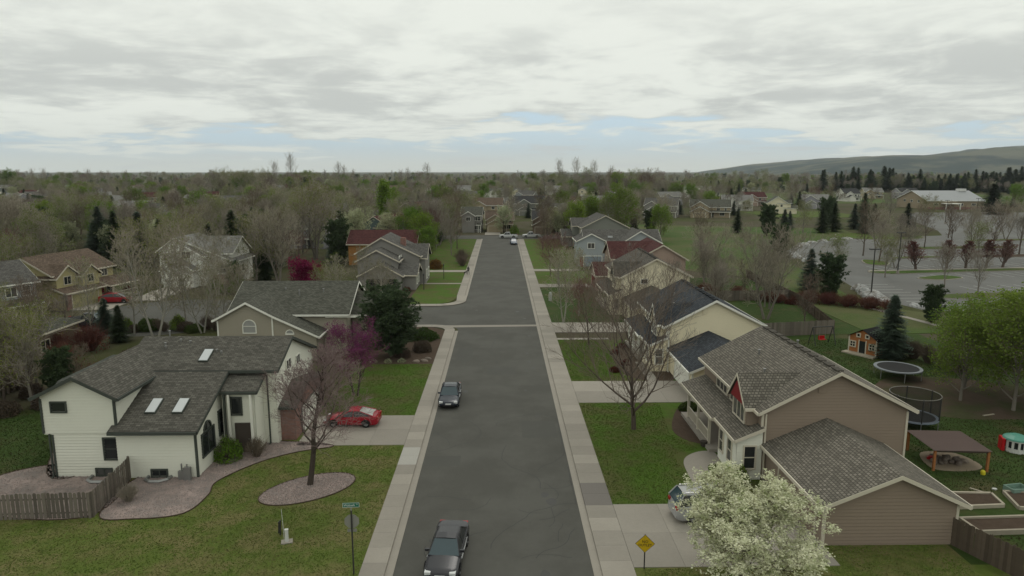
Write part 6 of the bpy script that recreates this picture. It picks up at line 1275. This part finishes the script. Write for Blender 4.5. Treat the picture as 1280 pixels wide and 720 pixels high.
NAMED = [('bare_red', 'bare_tree', 10.2, 77.2, 'small bare reddish tree on the lawn before the cream yellow house', .72), ('bare_red', 'bare_tree', 10.4, 121, 'reddish budding tree on the right-hand verge', .82), ('bare_red', 'bare_tree', 9.6, 131, 'reddish budding tree behind the first one on the right-hand verge', .7),
    ('bare2', 'bare_tree', 36.3, 91, 'big pale grey bare tree in the cream yellow house garden', 1.0), ('bare0', 'bare_tree', 39.5, 98, 'grey bare tree behind the big pale one', .7), ('bare1', 'bare_tree', 45.3, 153, 'dark bare tree alone in the green field', .95), ('bare0', 'bare_tree', 41.5, 105, 'bare tree at the fence behind the cream gardens', .8), ('bare2', 'bare_tree', 39.5, 127, 'pale bare tree behind the red roof house', .8),
    ('green0', 'leafy_tree', 40.6, 57.2, 'leafy green tree over the bare dirt, leftmost of the cluster', .66), ('green0', 'leafy_tree', 43.4, 54.6, 'tallest leafy green tree at the right frame edge', .78), ('green1', 'leafy_tree', 46.6, 57.2, 'leafy green tree farthest right behind the tallest', .76), ('green0', 'leafy_tree', 43.2, 60.5, 'leafy green tree behind the leftmost of the cluster', .64), ('green1', 'leafy_tree', 47.5, 62, 'bright leafy tree at the right edge behind the others', .72), ('green0', 'leafy_tree', 46.2, 52.6, 'low leafy tree cut by the right frame edge', .66),
    ('spruce0', 'spruce_tree', 42.3, 71.3, 'blue spruce beside the cedar playhouse', .78), ('pine1', 'pine_tree', 57.6, 88.4, 'dark pine above the leafy green trees', .58), ('pine1', 'pine_tree', 51.9, 105.4, 'dark pine beside the old snow heap', .82), ('spruce0', 'spruce_tree', 52.6, 114, 'blue green spruce left of the snow heap pine', .8), ('pine1', 'pine_tree', 66, 160, 'round dark pine in the school field', .88),
    ('spruce1', 'spruce_tree', 126, 210, 'pointed spruce on the green island of the car park', 1.05), ('spruce0', 'spruce_tree', 118, 220, 'grey green spruce left of the island spruce', .9), ('spruce1', 'spruce_tree', 233, 322, 'tall dark spruce right of the school building', 1.6), ('spruce1', 'spruce_tree', 248, 402, 'dark spruce behind the school roof', 1.2),
    ('spruce1', 'spruce_tree', -82, 146, 'dark spruce left of the white gabled house, front', 1.2), ('spruce0', 'spruce_tree', -77.5, 147, 'dense blue spruce behind the olive yellow house', 1.3), ('spruce0', 'spruce_tree', -98, 168, 'broad spruce in the middle of the left-hand trees', 1.3), ('pine1', 'pine_tree', -106, 158, 'round dark pine left of the broad spruce', 1.3), ('spruce1', 'spruce_tree', -58, 148, 'dark spruce behind the white gabled house', 1.2), ('spruce1', 'spruce_tree', -45.5, 94 - 14, 'small dark spruce at the foot of the aspens', .45), ('spruce0', 'spruce_tree', -49.8, 84.6, 'dark evergreen by the pickup at the cul-de-sac', .5),
    ('crimson', 'crimson_tree', -30.6, 106.5, 'crimson tree behind the tan house roof', .86), ('poplar', 'poplar_tree', -41, 240, 'bright green poplar in the left middle distance', 1.2), ('green1', 'leafy_tree', -18, 158, 'fresh green tree beside the orange house', .85), ('green1', 'leafy_tree', -16.5, 150, 'slim fresh green tree before the orange house', .65), ('bud0', 'budding_tree', -23.2, 89.8, 'bushy yellow green tree right of the tan house', .6),
    ('bud1', 'budding_tree', -43, 158, 'big yellow green willowy tree beyond the crimson tree', 1.45), ('white', 'blossom_tree', -36.5, 172, 'white blossoming tree beyond the grey gabled house', 1.2), ('white', 'blossom_tree', -29, 178, 'white blossoming tree left of the red brown roof', 1.05), ('white', 'blossom_tree', -40.5, 188, 'third white blossoming tree behind the willowy one', 1.0), ('white', 'blossom_tree', .8, 224, 'white blossoming tree beside the tan garage at the street end', 1.0), ('greenbush', 'green_shrub', 4.4, 222, 'bright green shrub right of the street-end blossom', 1.8),
    ('green0', 'leafy_tree', 35, 203, 'tall full green tree behind the sage house', 1.2), ('green1', 'leafy_tree', 29, 212, 'lighter green tree left of the tall full one', 1.0), ('green1', 'leafy_tree', 46, 196, 'small yellow green tree above the field', .85), ('bare1', 'bare_tree', 12.5, 198, 'bare brown tree at the far right corner', 1.1), ('bare1', 'bare_tree', 10.8, 176, 'bare brown tree by the sage house', .8), ('bare3', 'bare_tree', 14.5, 213, 'wide bare tree behind the pale pickup', 1.2), ('bare1', 'bare_tree', -15, 205, 'bare tree left of the porch house', 1.2), ('bare3', 'bare_tree', -19, 199, 'wide bare grey tree up the left side', 1.2), ('bare1', 'bare_tree', -11.5, 178, 'small bare tree on the upper left verge', .75), ('bare0', 'bare_tree', -12, 164, 'bare tree on the upper left lawn', .75),
    ('orangebush', 'orange_shrub', -13.6, 141, 'round orange brown shrub on the upper left lawn', 1.3), ('barebush', 'bare_shrub', -8.7, 150, 'vase shaped brown shrub by the upper left walk', 2.1), ('barebush', 'bare_shrub', -8.3, 145, 'brown shrub just nearer than the vase shaped one', 1.6), ('bud0', 'budding_tree', -71.8, 97, 'yellow green budding tree before the olive yellow house', .85), ('bud1', 'budding_tree', -76, 104, 'leafy yellow green tree left of the olive yellow house', .85), ('bare2', 'bare_tree', -92, 121, 'tall pale forked bare tree behind the olive yellow house', 1.2), ('bare2', 'bare_tree', -90, 128, 'pale forked bare tree at the far left', 1.2),
    ('bud0', 'budding_tree', -62.5, 84, 'yellow green bush tree behind the low grey roof', .5), ('bare1', 'bare_tree', -52, 63, 'dark bare tree before the low grey house', .85), ('bare3', 'bare_tree', -45.5, 60, 'bare tree left of the white house, nearest', .75), ('bare1', 'bare_tree', -46, 65, 'bare brown tree behind the white house gable', .7), ('bare0', 'bare_tree', -44, 52.5, 'bare tree at the left frame edge', .7), ('bare1', 'bare_tree', -58, 70, 'bare dark tree at the left frame edge by the grey roof', .9),
    ('rustbush', 'rust_shrub', -62.5, 114, 'reddish shrub under the brown roof porch', .8), ('pine1', 'pine_tree', -45.8, 116.5, 'green shrubby pine beside the white gabled house', .55), ('greenbush', 'green_shrub', -44, 113.5, 'bright green shrub before the white gabled house', 1.9), ('greenbush', 'green_shrub', -47.6, 112.6, 'green shrub left of the bright one at the white gabled house', 1.6)]
for key, nm, x, y, lab, s in NAMED:
    o = tree(key, nm, x, y, lab, s, cat='shrub' if 'shrub' in nm else 'tree')
    if key == 'poplar': o.scale = (1.9, 1.9, 1.15)
    if 'right of the school' in lab: o.scale = (2.3, 2.3, 1.45)
tree('tallbare', 'cottonwood_tree', -168, 520, 'tall thin bare tree left of the tallest cottonwoods on the horizon', 1.9); tree('tallbare', 'cottonwood_tree', -60, 560, 'tall thin bare tree above the bright green poplar', 1.8)
# car park trees
for k, (x, y, lab) in enumerate(((85.5, 138, 'leftmost red columnar tree on the long car park island'), (97, 139.6, 'red columnar tree between the light poles'), (101.5, 140, 'dark red columnar tree right of centre on the island'), (105.5, 140.6, 'columnar tree near the right frame edge'), (92.5, 139, 'second red columnar tree from the left on the island'))): tree('column', 'columnar_tree', x, y, lab, .95 + .05 * (k % 3), group='columnar trees in the car park').scale = (2.2, 2.2, .95)
BT = [(77.2, 116, .62), (77.2, 107.6, .62), (73.5, 128, .6), (64, 128, .62), (84.5, 150, .9), (87.2, 162, .95), (83, 141, .7), (96, 158, .8), (112, 178, .8), (119, 178, .85), (126, 180, .85), (118, 161, .9), (126, 163, .95), (134, 164, .85), (136, 205, .9), (150, 200, .9), (160, 202, .9), (168, 204, .9), (146, 232, .9), (150, 262, 1.), (206, 246, .9), (112, 190, .8), (98, 176, .8), (104, 146, .7), (120, 150, .7)]
BT.sort(key=lambda q: q[0] / q[1]); NUM = ['first', 'second', 'third', 'fourth', 'fifth', 'sixth', 'seventh', 'eighth', 'ninth', 'tenth', 'eleventh', 'twelfth', 'thirteenth', 'fourteenth', 'fifteenth', 'sixteenth', 'seventeenth']
cn = {}
for k, (x, y, s) in enumerate(BT):
    band = 'at the near edge of the car park' if y < 135 else 'among the middle islands of the car park' if y < 170 else 'among the far islands of the car park'; i = cn[band] = cn.get(band, -1) + 1
    tree('bare%d' % (k % 4) if k % 5 else 'bud0', 'bare_tree', x, y, '%s bare young tree from the left %s' % (NUM[min(i, 16)], band), s, group='bare trees in the car park')
# conifers along the school field
for k, (x, y, s, key) in enumerate(((84, 214, 1.1, 'pine1'), (91, 218, .9, 'spruce0'), (99, 222, .8, 'bud0'), (106, 224, .9, 'spruce1'), (112, 228, 1.0, 'spruce1'), (124, 238, 1.0, 'spruce0'), (132, 240, .9, 'spruce1'), (120, 250, 1.2, 'pine1'), (140, 262, 1.2, 'spruce1'), (102, 240, .7, 'spruce0'), (78, 224, .8, 'spruce1'), (71, 176, .35, 'spruce1'))): tree(key, 'field_conifer' if 'bud' not in key else 'budding_tree', x, y, 'evergreen along the top of the green school field' if 'bud' not in key else 'yellow green tree between the field evergreens', s, group='evergreens along the school field')
# red twig hedge along the school fence
for k in range(16):
    t = k / 15; tree('redtwig' if k % 3 else 'rustbush', 'red_twig_shrub', 28.5 + 20 * t + 1.2 * math.sin(k * 2.1), 108.5 + 3.5 * math.sin(t * 6) + (k % 2) * 1.5 - 4 * t, 'dark red twiggy shrub in the row behind the cream gardens', .95 + .15 * (k % 3), sz=.6 + .1 * (k % 2), group='red twig shrubs behind the gardens', cat='shrub')
for k in range(9): tree('redtwig', 'red_twig_shrub', 47.5 + 1.1 * k, 103.5 - .9 * k + (k % 2) * 1.4, 'dark red twiggy shrub below the snow heap pine', 1.05, sz=.75, group='red twig shrubs by the snow heap', cat='shrub')
for k in range(7): tree('barebush', 'bare_shrub', 43.2 + .5 * k, 76 - 1.7 * k, 'grey bare shrub along the garden edge behind the trampoline', 1.35, group='bare shrubs along the taupe garden', cat='shrub')
for k in range(15): tree(('barebush', 'hedge', 'brownbush', 'greenbush', 'barebush')[k % 5], 'kerb_shrub', -31.5 - 1.25 * k, 85.2 + .6 * (k % 3), 'scrubby shrub in the row along the near kerb of the side street', .8 + .2 * (k % 3), group='shrubs along the side street', cat='shrub')
for k in range(8): tree(('rustbush', 'brownbush', 'hedge', 'barebush')[k % 4], 'bed_shrub', -16 - 1.2 * (k % 4), 105.5 + 2.1 * k, 'low shrub in the mulch bed before the grey gabled house', .5 + .1 * (k % 3), group='shrubs before the grey gabled house', cat='shrub')
for k, (x, y) in enumerate(((11.5, 66.5), (13, 69), (12.6, 73), (13.8, 76))): tree('rustbush', 'rust_shrub', x, y, 'low reddish shrub in the bed before the cream yellow house', .45, group='shrubs before the cream yellow house', cat='shrub')
for k in range(22):
    a = random.Random(k); tree(('barebush', 'brownbush', 'redtwig')[k % 3], 'undergrowth_shrub', -33 - a.uniform(0, 26), 50 + a.uniform(0, 32) if k % 2 else 56 + a.uniform(0, 8), 'brown undergrowth shrub in the scrub left of the white house', .8 + .5 * a.random(), group='scrub left of the white house', cat='shrub')

for k in range(70):
    a = random.Random(900 + k); x, y = -34 - a.uniform(0, 28), a.uniform(57, 86)
    if -60.5 < x < -44 and 63 < y < 80.5: y = a.choice((a.uniform(57, 62.5), a.uniform(81, 85)))
    if -.645 < x / y < -.33 and y > 62: continue
    key = a.choice(('bare0', 'bare1', 'bare3', 'bare1', 'bud0', 'bare0', 'pine1')); tree(key, 'bare_tree' if 'bare' in key else 'pine_tree' if 'pine' in key else 'budding_tree', x, y, 'small %s in the thicket round the low grey house' % {'bar': 'bare tree', 'bud': 'budding tree', 'pin': 'pine'}[key[:3]], a.uniform(.36, .62), group='thicket round the low grey house')
for k in range(12):
    a = random.Random(1300 + k); tree(('bare1', 'bare3', 'bare0', 'bud0')[k % 4], 'bare_tree' if k % 4 < 3 else 'budding_tree', -38.5 - a.uniform(0, 13), a.uniform(54, 63), 'bare tree crowding the lawn edge left of the white house' if k % 4 < 3 else 'budding tree crowding the lawn edge left of the white house', a.uniform(.5, .72), group='trees along the lawn edge left of the white house')
for k in range(9):
    a = random.Random(700 + k); x, y = 28.5 + a.uniform(0, 13), a.uniform(84, 126)
    if 16 < x < 33 and y > 112: x += 6
    tree('bare%d' % (k % 4), 'bare_tree', x, y, 'bare garden tree between the cream houses and the school fence', a.uniform(.45, .7), group='bare trees in the gardens before the school fence')

# ---- the wooded neighbourhood: individual trees nearest us, then woodland as one mass
KEEP = [(-12, 12, 90, 232), (-64, -36, 82, 124), (-80, -55, 88, 118), (13, 36, 92, 175), (-33, -13, 100, 172), (55, 420, 90, 300), (34, 75, 120, 215), (13, 30, 172, 196), (-60, -44, 172, 190), (26, 52, 80, 135), (150, 430, 425, 640), (205, 285, 355, 412), (-62, -12, 84, 104), (118, 168, 298, 348), (150, 300, 298, 362)]
SHOW = [(x, y) for key, nm, x, y, lab, s in NAMED if key[:4] in ('gree', 'whit', 'popl', 'crim', 'spru', 'bud0', 'bud1') and y > 120]
HP = [(o.location.x, o.location.y) for o in bpy.data.objects if o.get('category') in ('house', 'building')]
def free(x, y, r_=8):
    if -.66 < x / y < -.5 and 100 < y < 165: return False
    if any(b - 110 < y < b - 2 and abs(x / y - a / b) * b < 4.2 for a, b in SHOW): return False
    if any(b - 120 < y < b - 6 and abs(x / y - a / b) * b < 8.5 and (x * 12.9 + y * 78.2) % 1 < .8 for a, b in HP): return False
    return not any(a - 2 < x < b + 2 and c < y < d for a, b, c, d in KEEP) and all((x - a) ** 2 + (y - b) ** 2 > r_ * r_ for a, b in HP)
rg = np.random.default_rng(77); placed = []; cells = {}
KIND = ['bare0', 'bare1', 'bare2', 'bare3', 'bare0', 'bare1', 'bare3', 'bare_red', 'bud0', 'bud1', 'spruce0', 'spruce1', 'pine1', 'green1', 'white', 'bud1', 'bare0', 'bud0', 'green1', 'spruce1']
def zone(x, y):
    a = x / y; s = 'at the far left' if a < -.48 else 'left of the street' if a < -.12 else 'beyond the end of the street' if a < .1 else 'right of the street' if a < .36 else 'at the far right'
    return s, ('middle distance' if y < 200 else 'farther trees')
KN = {'bare': ('bare_tree', 'bare grey brown tree'), 'bud': ('budding_tree', 'yellow green budding tree'), 'spruce': ('spruce_tree', 'dark pointed spruce'), 'pine': ('pine_tree', 'dark rounded pine'), 'green': ('leafy_tree', 'fresh green leafy tree'), 'white': ('blossom_tree', 'white blossoming tree')}
tries = 0
while len(placed) < 300 and tries < 20000:
    tries += 1; y = math.sqrt(rg.uniform(104 ** 2, 225 ** 2)); x = rg.uniform(-.8, .82) * y
    if not free(x, y, 9): continue
    c = (int(x // 6), int(y // 7))
    if c in cells: continue
    cells[c] = 1; placed.append((x, y))
NUM2 = NUM + ['eighteenth', 'nineteenth', 'twentieth'] + ['twenty-' + q for q in ('first', 'second', 'third', 'fourth', 'fifth', 'sixth', 'seventh', 'eighth', 'ninth')] + ['thirtieth']
HL = [(o.location.x, o.location.y, o['label']) for o in bpy.data.objects if o.get('category') in ('house', 'building')]
recs = []
for i, (x, y) in enumerate(placed):
    key = KIND[int(rg.integers(len(KIND)))]; base = key.rstrip('0123456789').replace('_red', ''); nm, lb = KN[base]; s = rg.uniform(.7, 1.15) * (.85 if base in ('green',) else .95)
    hx, hy, hl = min(HL, key=lambda h: (h[0] - x) ** 2 + ((h[1] - y) * .7) ** 2); da = (x / y - hx / hy) * hy
    rel = ('left of' if da < 0 else 'right of') if abs(da) > 7 else ('behind' if y > hy else 'in front of')
    size = 'tall ' if s > 1.0 else 'small ' if s < .76 else ''; lb = lb if not size else lb.replace('grey brown ', ''); recs.append([x / y, key, nm, x, y, s, '%s%s %s the %s' % (size, lb, rel, hl), zone(x, y), KN[base][1]])
recs.sort(key=lambda r_: r_[0]); seen = {}
for q, key, nm, x, y, s, lab, (z1, z2), lb in recs:
    k = seen[lab] = seen.get(lab, 0) + 1; full = lab if k == 1 else '%s %s' % (NUM2[min(k - 1, 29)], lab); w_ = full.split()
    if len(w_) > 16: w_ = w_[:16]
    while w_[-1].strip(',') in ('the', 'a', 'of', 'with', 'and', 'at', 'by', 'in', 'to', 'beyond', 'behind', 'its', 'among', 'bare', 'far'): w_ = w_[:-1]
    tree(key, nm, x, y, ' '.join(w_).rstrip(','), s, group='%ss, %s, %s' % (lb, z2, z1))
def woodland(name, key, pts, label, smin, smax, cat='wood'):
    me = bpy.data.meshes.new(name); me.from_pydata(pts, [], [])
    n = len(pts); at = me.attributes.new('rot', 'FLOAT', 'POINT'); at.data.foreach_set('value', rg.uniform(0, 6.28, n).astype(np.float32)); sc = me.attributes.new('size', 'FLOAT', 'POINT'); sc.data.foreach_set('value', np.array([rg.uniform(smin, smax) * (1 + (.85 * max(0, math.sin(p[0] / 83 + 1) * math.sin(p[1] / 61) * math.sin(p[0] / 31 + p[1] / 47)) if p[1] > 480 else 0)) for p in pts], np.float32))
    o = link(name, me); struct(o, 'stuff', label); o['category'] = cat
    src = next(b for b in bpy.data.objects if b.data == TREES[key][1])
    ng = bpy.data.node_groups.new('scatter', 'GeometryNodeTree'); ng.interface.new_socket('Geometry', in_out='INPUT', socket_type='NodeSocketGeometry'); ng.interface.new_socket('Geometry', in_out='OUTPUT', socket_type='NodeSocketGeometry')
    N = ng.nodes; L = ng.links; gi, go = N.new('NodeGroupInput'), N.new('NodeGroupOutput'); ip = N.new('GeometryNodeInstanceOnPoints'); oi = N.new('GeometryNodeObjectInfo'); oi.inputs[0].default_value = src; oi.transform_space = 'ORIGINAL'; oi.inputs['As Instance'].default_value = True
    a = N.new('GeometryNodeInputNamedAttribute'); a.inputs[0].default_value = 'rot'; b = N.new('GeometryNodeInputNamedAttribute'); b.inputs[0].default_value = 'size'; cx = N.new('ShaderNodeCombineXYZ'); L.new(a.outputs[0], cx.inputs[2]); mp = N.new('GeometryNodeMeshToPoints'); L.new(gi.outputs[0], mp.inputs[0])
    L.new(mp.outputs[0], ip.inputs['Points']); L.new(oi.outputs['Geometry'], ip.inputs['Instance']); L.new(cx.outputs[0], ip.inputs['Rotation']); L.new(b.outputs[0], ip.inputs['Scale']); L.new(ip.outputs[0], go.inputs[0])
    md = o.modifiers.new('scatter', 'NODES'); md.node_group = ng; return o
W = {}
mix = ['bare0'] * 8 + ['bare1'] * 2 + ['bare3'] * 4 + ['bare2'] * 4 + ['bud0'] * 4 + ['bud1'] * 3 + ['bare_red'] + ['spruce1'] * 3 + ['spruce0'] * 2 + ['green1'] * 2 + ['green0'] + ['pine1'] * 2 + ['white'] * 2
def add(x, y):
    W.setdefault(mix[int(rg.integers(len(mix)))], []).append((x, y, -.3))
for _ in range(6400):
    y = 190 * (3200 / 190) ** rg.uniform(0, 1); y = y if rg.uniform() < .75 else math.sqrt(rg.uniform(150 ** 2, 700 ** 2)); x = rg.uniform(-.85, .85) * y
    if (y < 230 and (int(x // 6), int(y // 7)) in cells) or not free(x, y, 9) or (300 < x < 2500 and 640 > y > 420 and x < 450): continue
    add(x, y)
LBL = {'bare0': 'grey bare woodland', 'bare1': 'brown bare woodland', 'bare2': 'tan bare woodland', 'bare3': 'grey branching woodland', 'bud0': 'yellow green budding woodland', 'bud1': 'olive budding woodland', 'bare_red': 'reddish bare woodland', 'spruce1': 'dark spruces', 'spruce0': 'blue green spruces', 'green1': 'fresh green trees', 'green0': 'leafy green trees', 'pine1': 'dark pines', 'white': 'pale blossoming trees'}
for key, pts in W.items(): woodland('woodland', key, pts, LBL[key] + ' spread over the far neighbourhood to the horizon', .6, 1.08)
woodland('evergreen_belt', 'spruce1', [(x, rg.uniform(640, 720), -.3) for x in rg.uniform(330, 560, 150)], 'dark evergreen belt beyond the field at the far right', 1.1, 1.7)
woodland('tall_cottonwoods', 'tallbare', [(x, y, -.3) for x, y in ((-150, 640), (-146, 650), (-138, 645), (-178, 700), (-192, 640), (-90, 620), (-84, 630), (-78, 640), (-72, 610), (-430, 640), (-424, 650), (-330, 560), (-318, 565), (-300, 560), (-286, 570), (-270, 566), (60, 700), (75, 690), (95, 705), (112, 700), (130, 690), (150, 700))], 'tall bare cottonwoods rising above the horizon', 1.2, 1.6)

# ---- things that share a description are told apart by their order across the view
def order_labels():
    W20 = ['first', 'second', 'third', 'fourth', 'fifth', 'sixth', 'seventh', 'eighth', 'ninth', 'tenth', 'eleventh', 'twelfth', 'thirteenth', 'fourteenth', 'fifteenth', 'sixteenth', 'seventeenth', 'eighteenth', 'nineteenth', 'twentieth'] + ['twenty-' + q for q in ('first', 'second', 'third', 'fourth', 'fifth', 'sixth', 'seventh', 'eighth', 'ninth')] + ['thirtieth']
    by = {}
    for o in bpy.data.objects:
        if o.parent is None and o.get('label') and o.get('category') and o.get('kind') is None: by.setdefault(o['label'], []).append(o)
    for lab, obs in by.items():
        if 1 < len(obs) <= 30 and not lab.startswith('brownish rock') and len(lab.split()) <= 13:
            obs.sort(key=lambda o: o.location.x / max(o.location.y, 1))
            for k, o in enumerate(obs): o['label'] = '%s from left, %s' % (W20[k], lab)
order_labels()

# ---- air
def haze():
    mb = MB(); mb.box(-15000, 15000, -14500, 15000, -4, 480); o = mb.build('haze', None); o.data.materials.clear(); m_ = bpy.data.materials.new('haze'); m_.use_nodes = True; nt = m_.node_tree; nt.nodes.clear()
    out = nt.nodes.new('ShaderNodeOutputMaterial'); v = nt.nodes.new('ShaderNodeVolumePrincipled'); v.inputs['Color'].default_value = (.86, .93, 1, 1); v.inputs['Density'].default_value = HAZE; v.inputs['Anisotropy'].default_value = 0.; nt.links.new(v.outputs[0], out.inputs['Volume']); o.data.materials.append(m_); struct(o, 'stuff', 'thin pale haze in the air'); o['category'] = 'haze'
HAZE = .5e-4
haze()
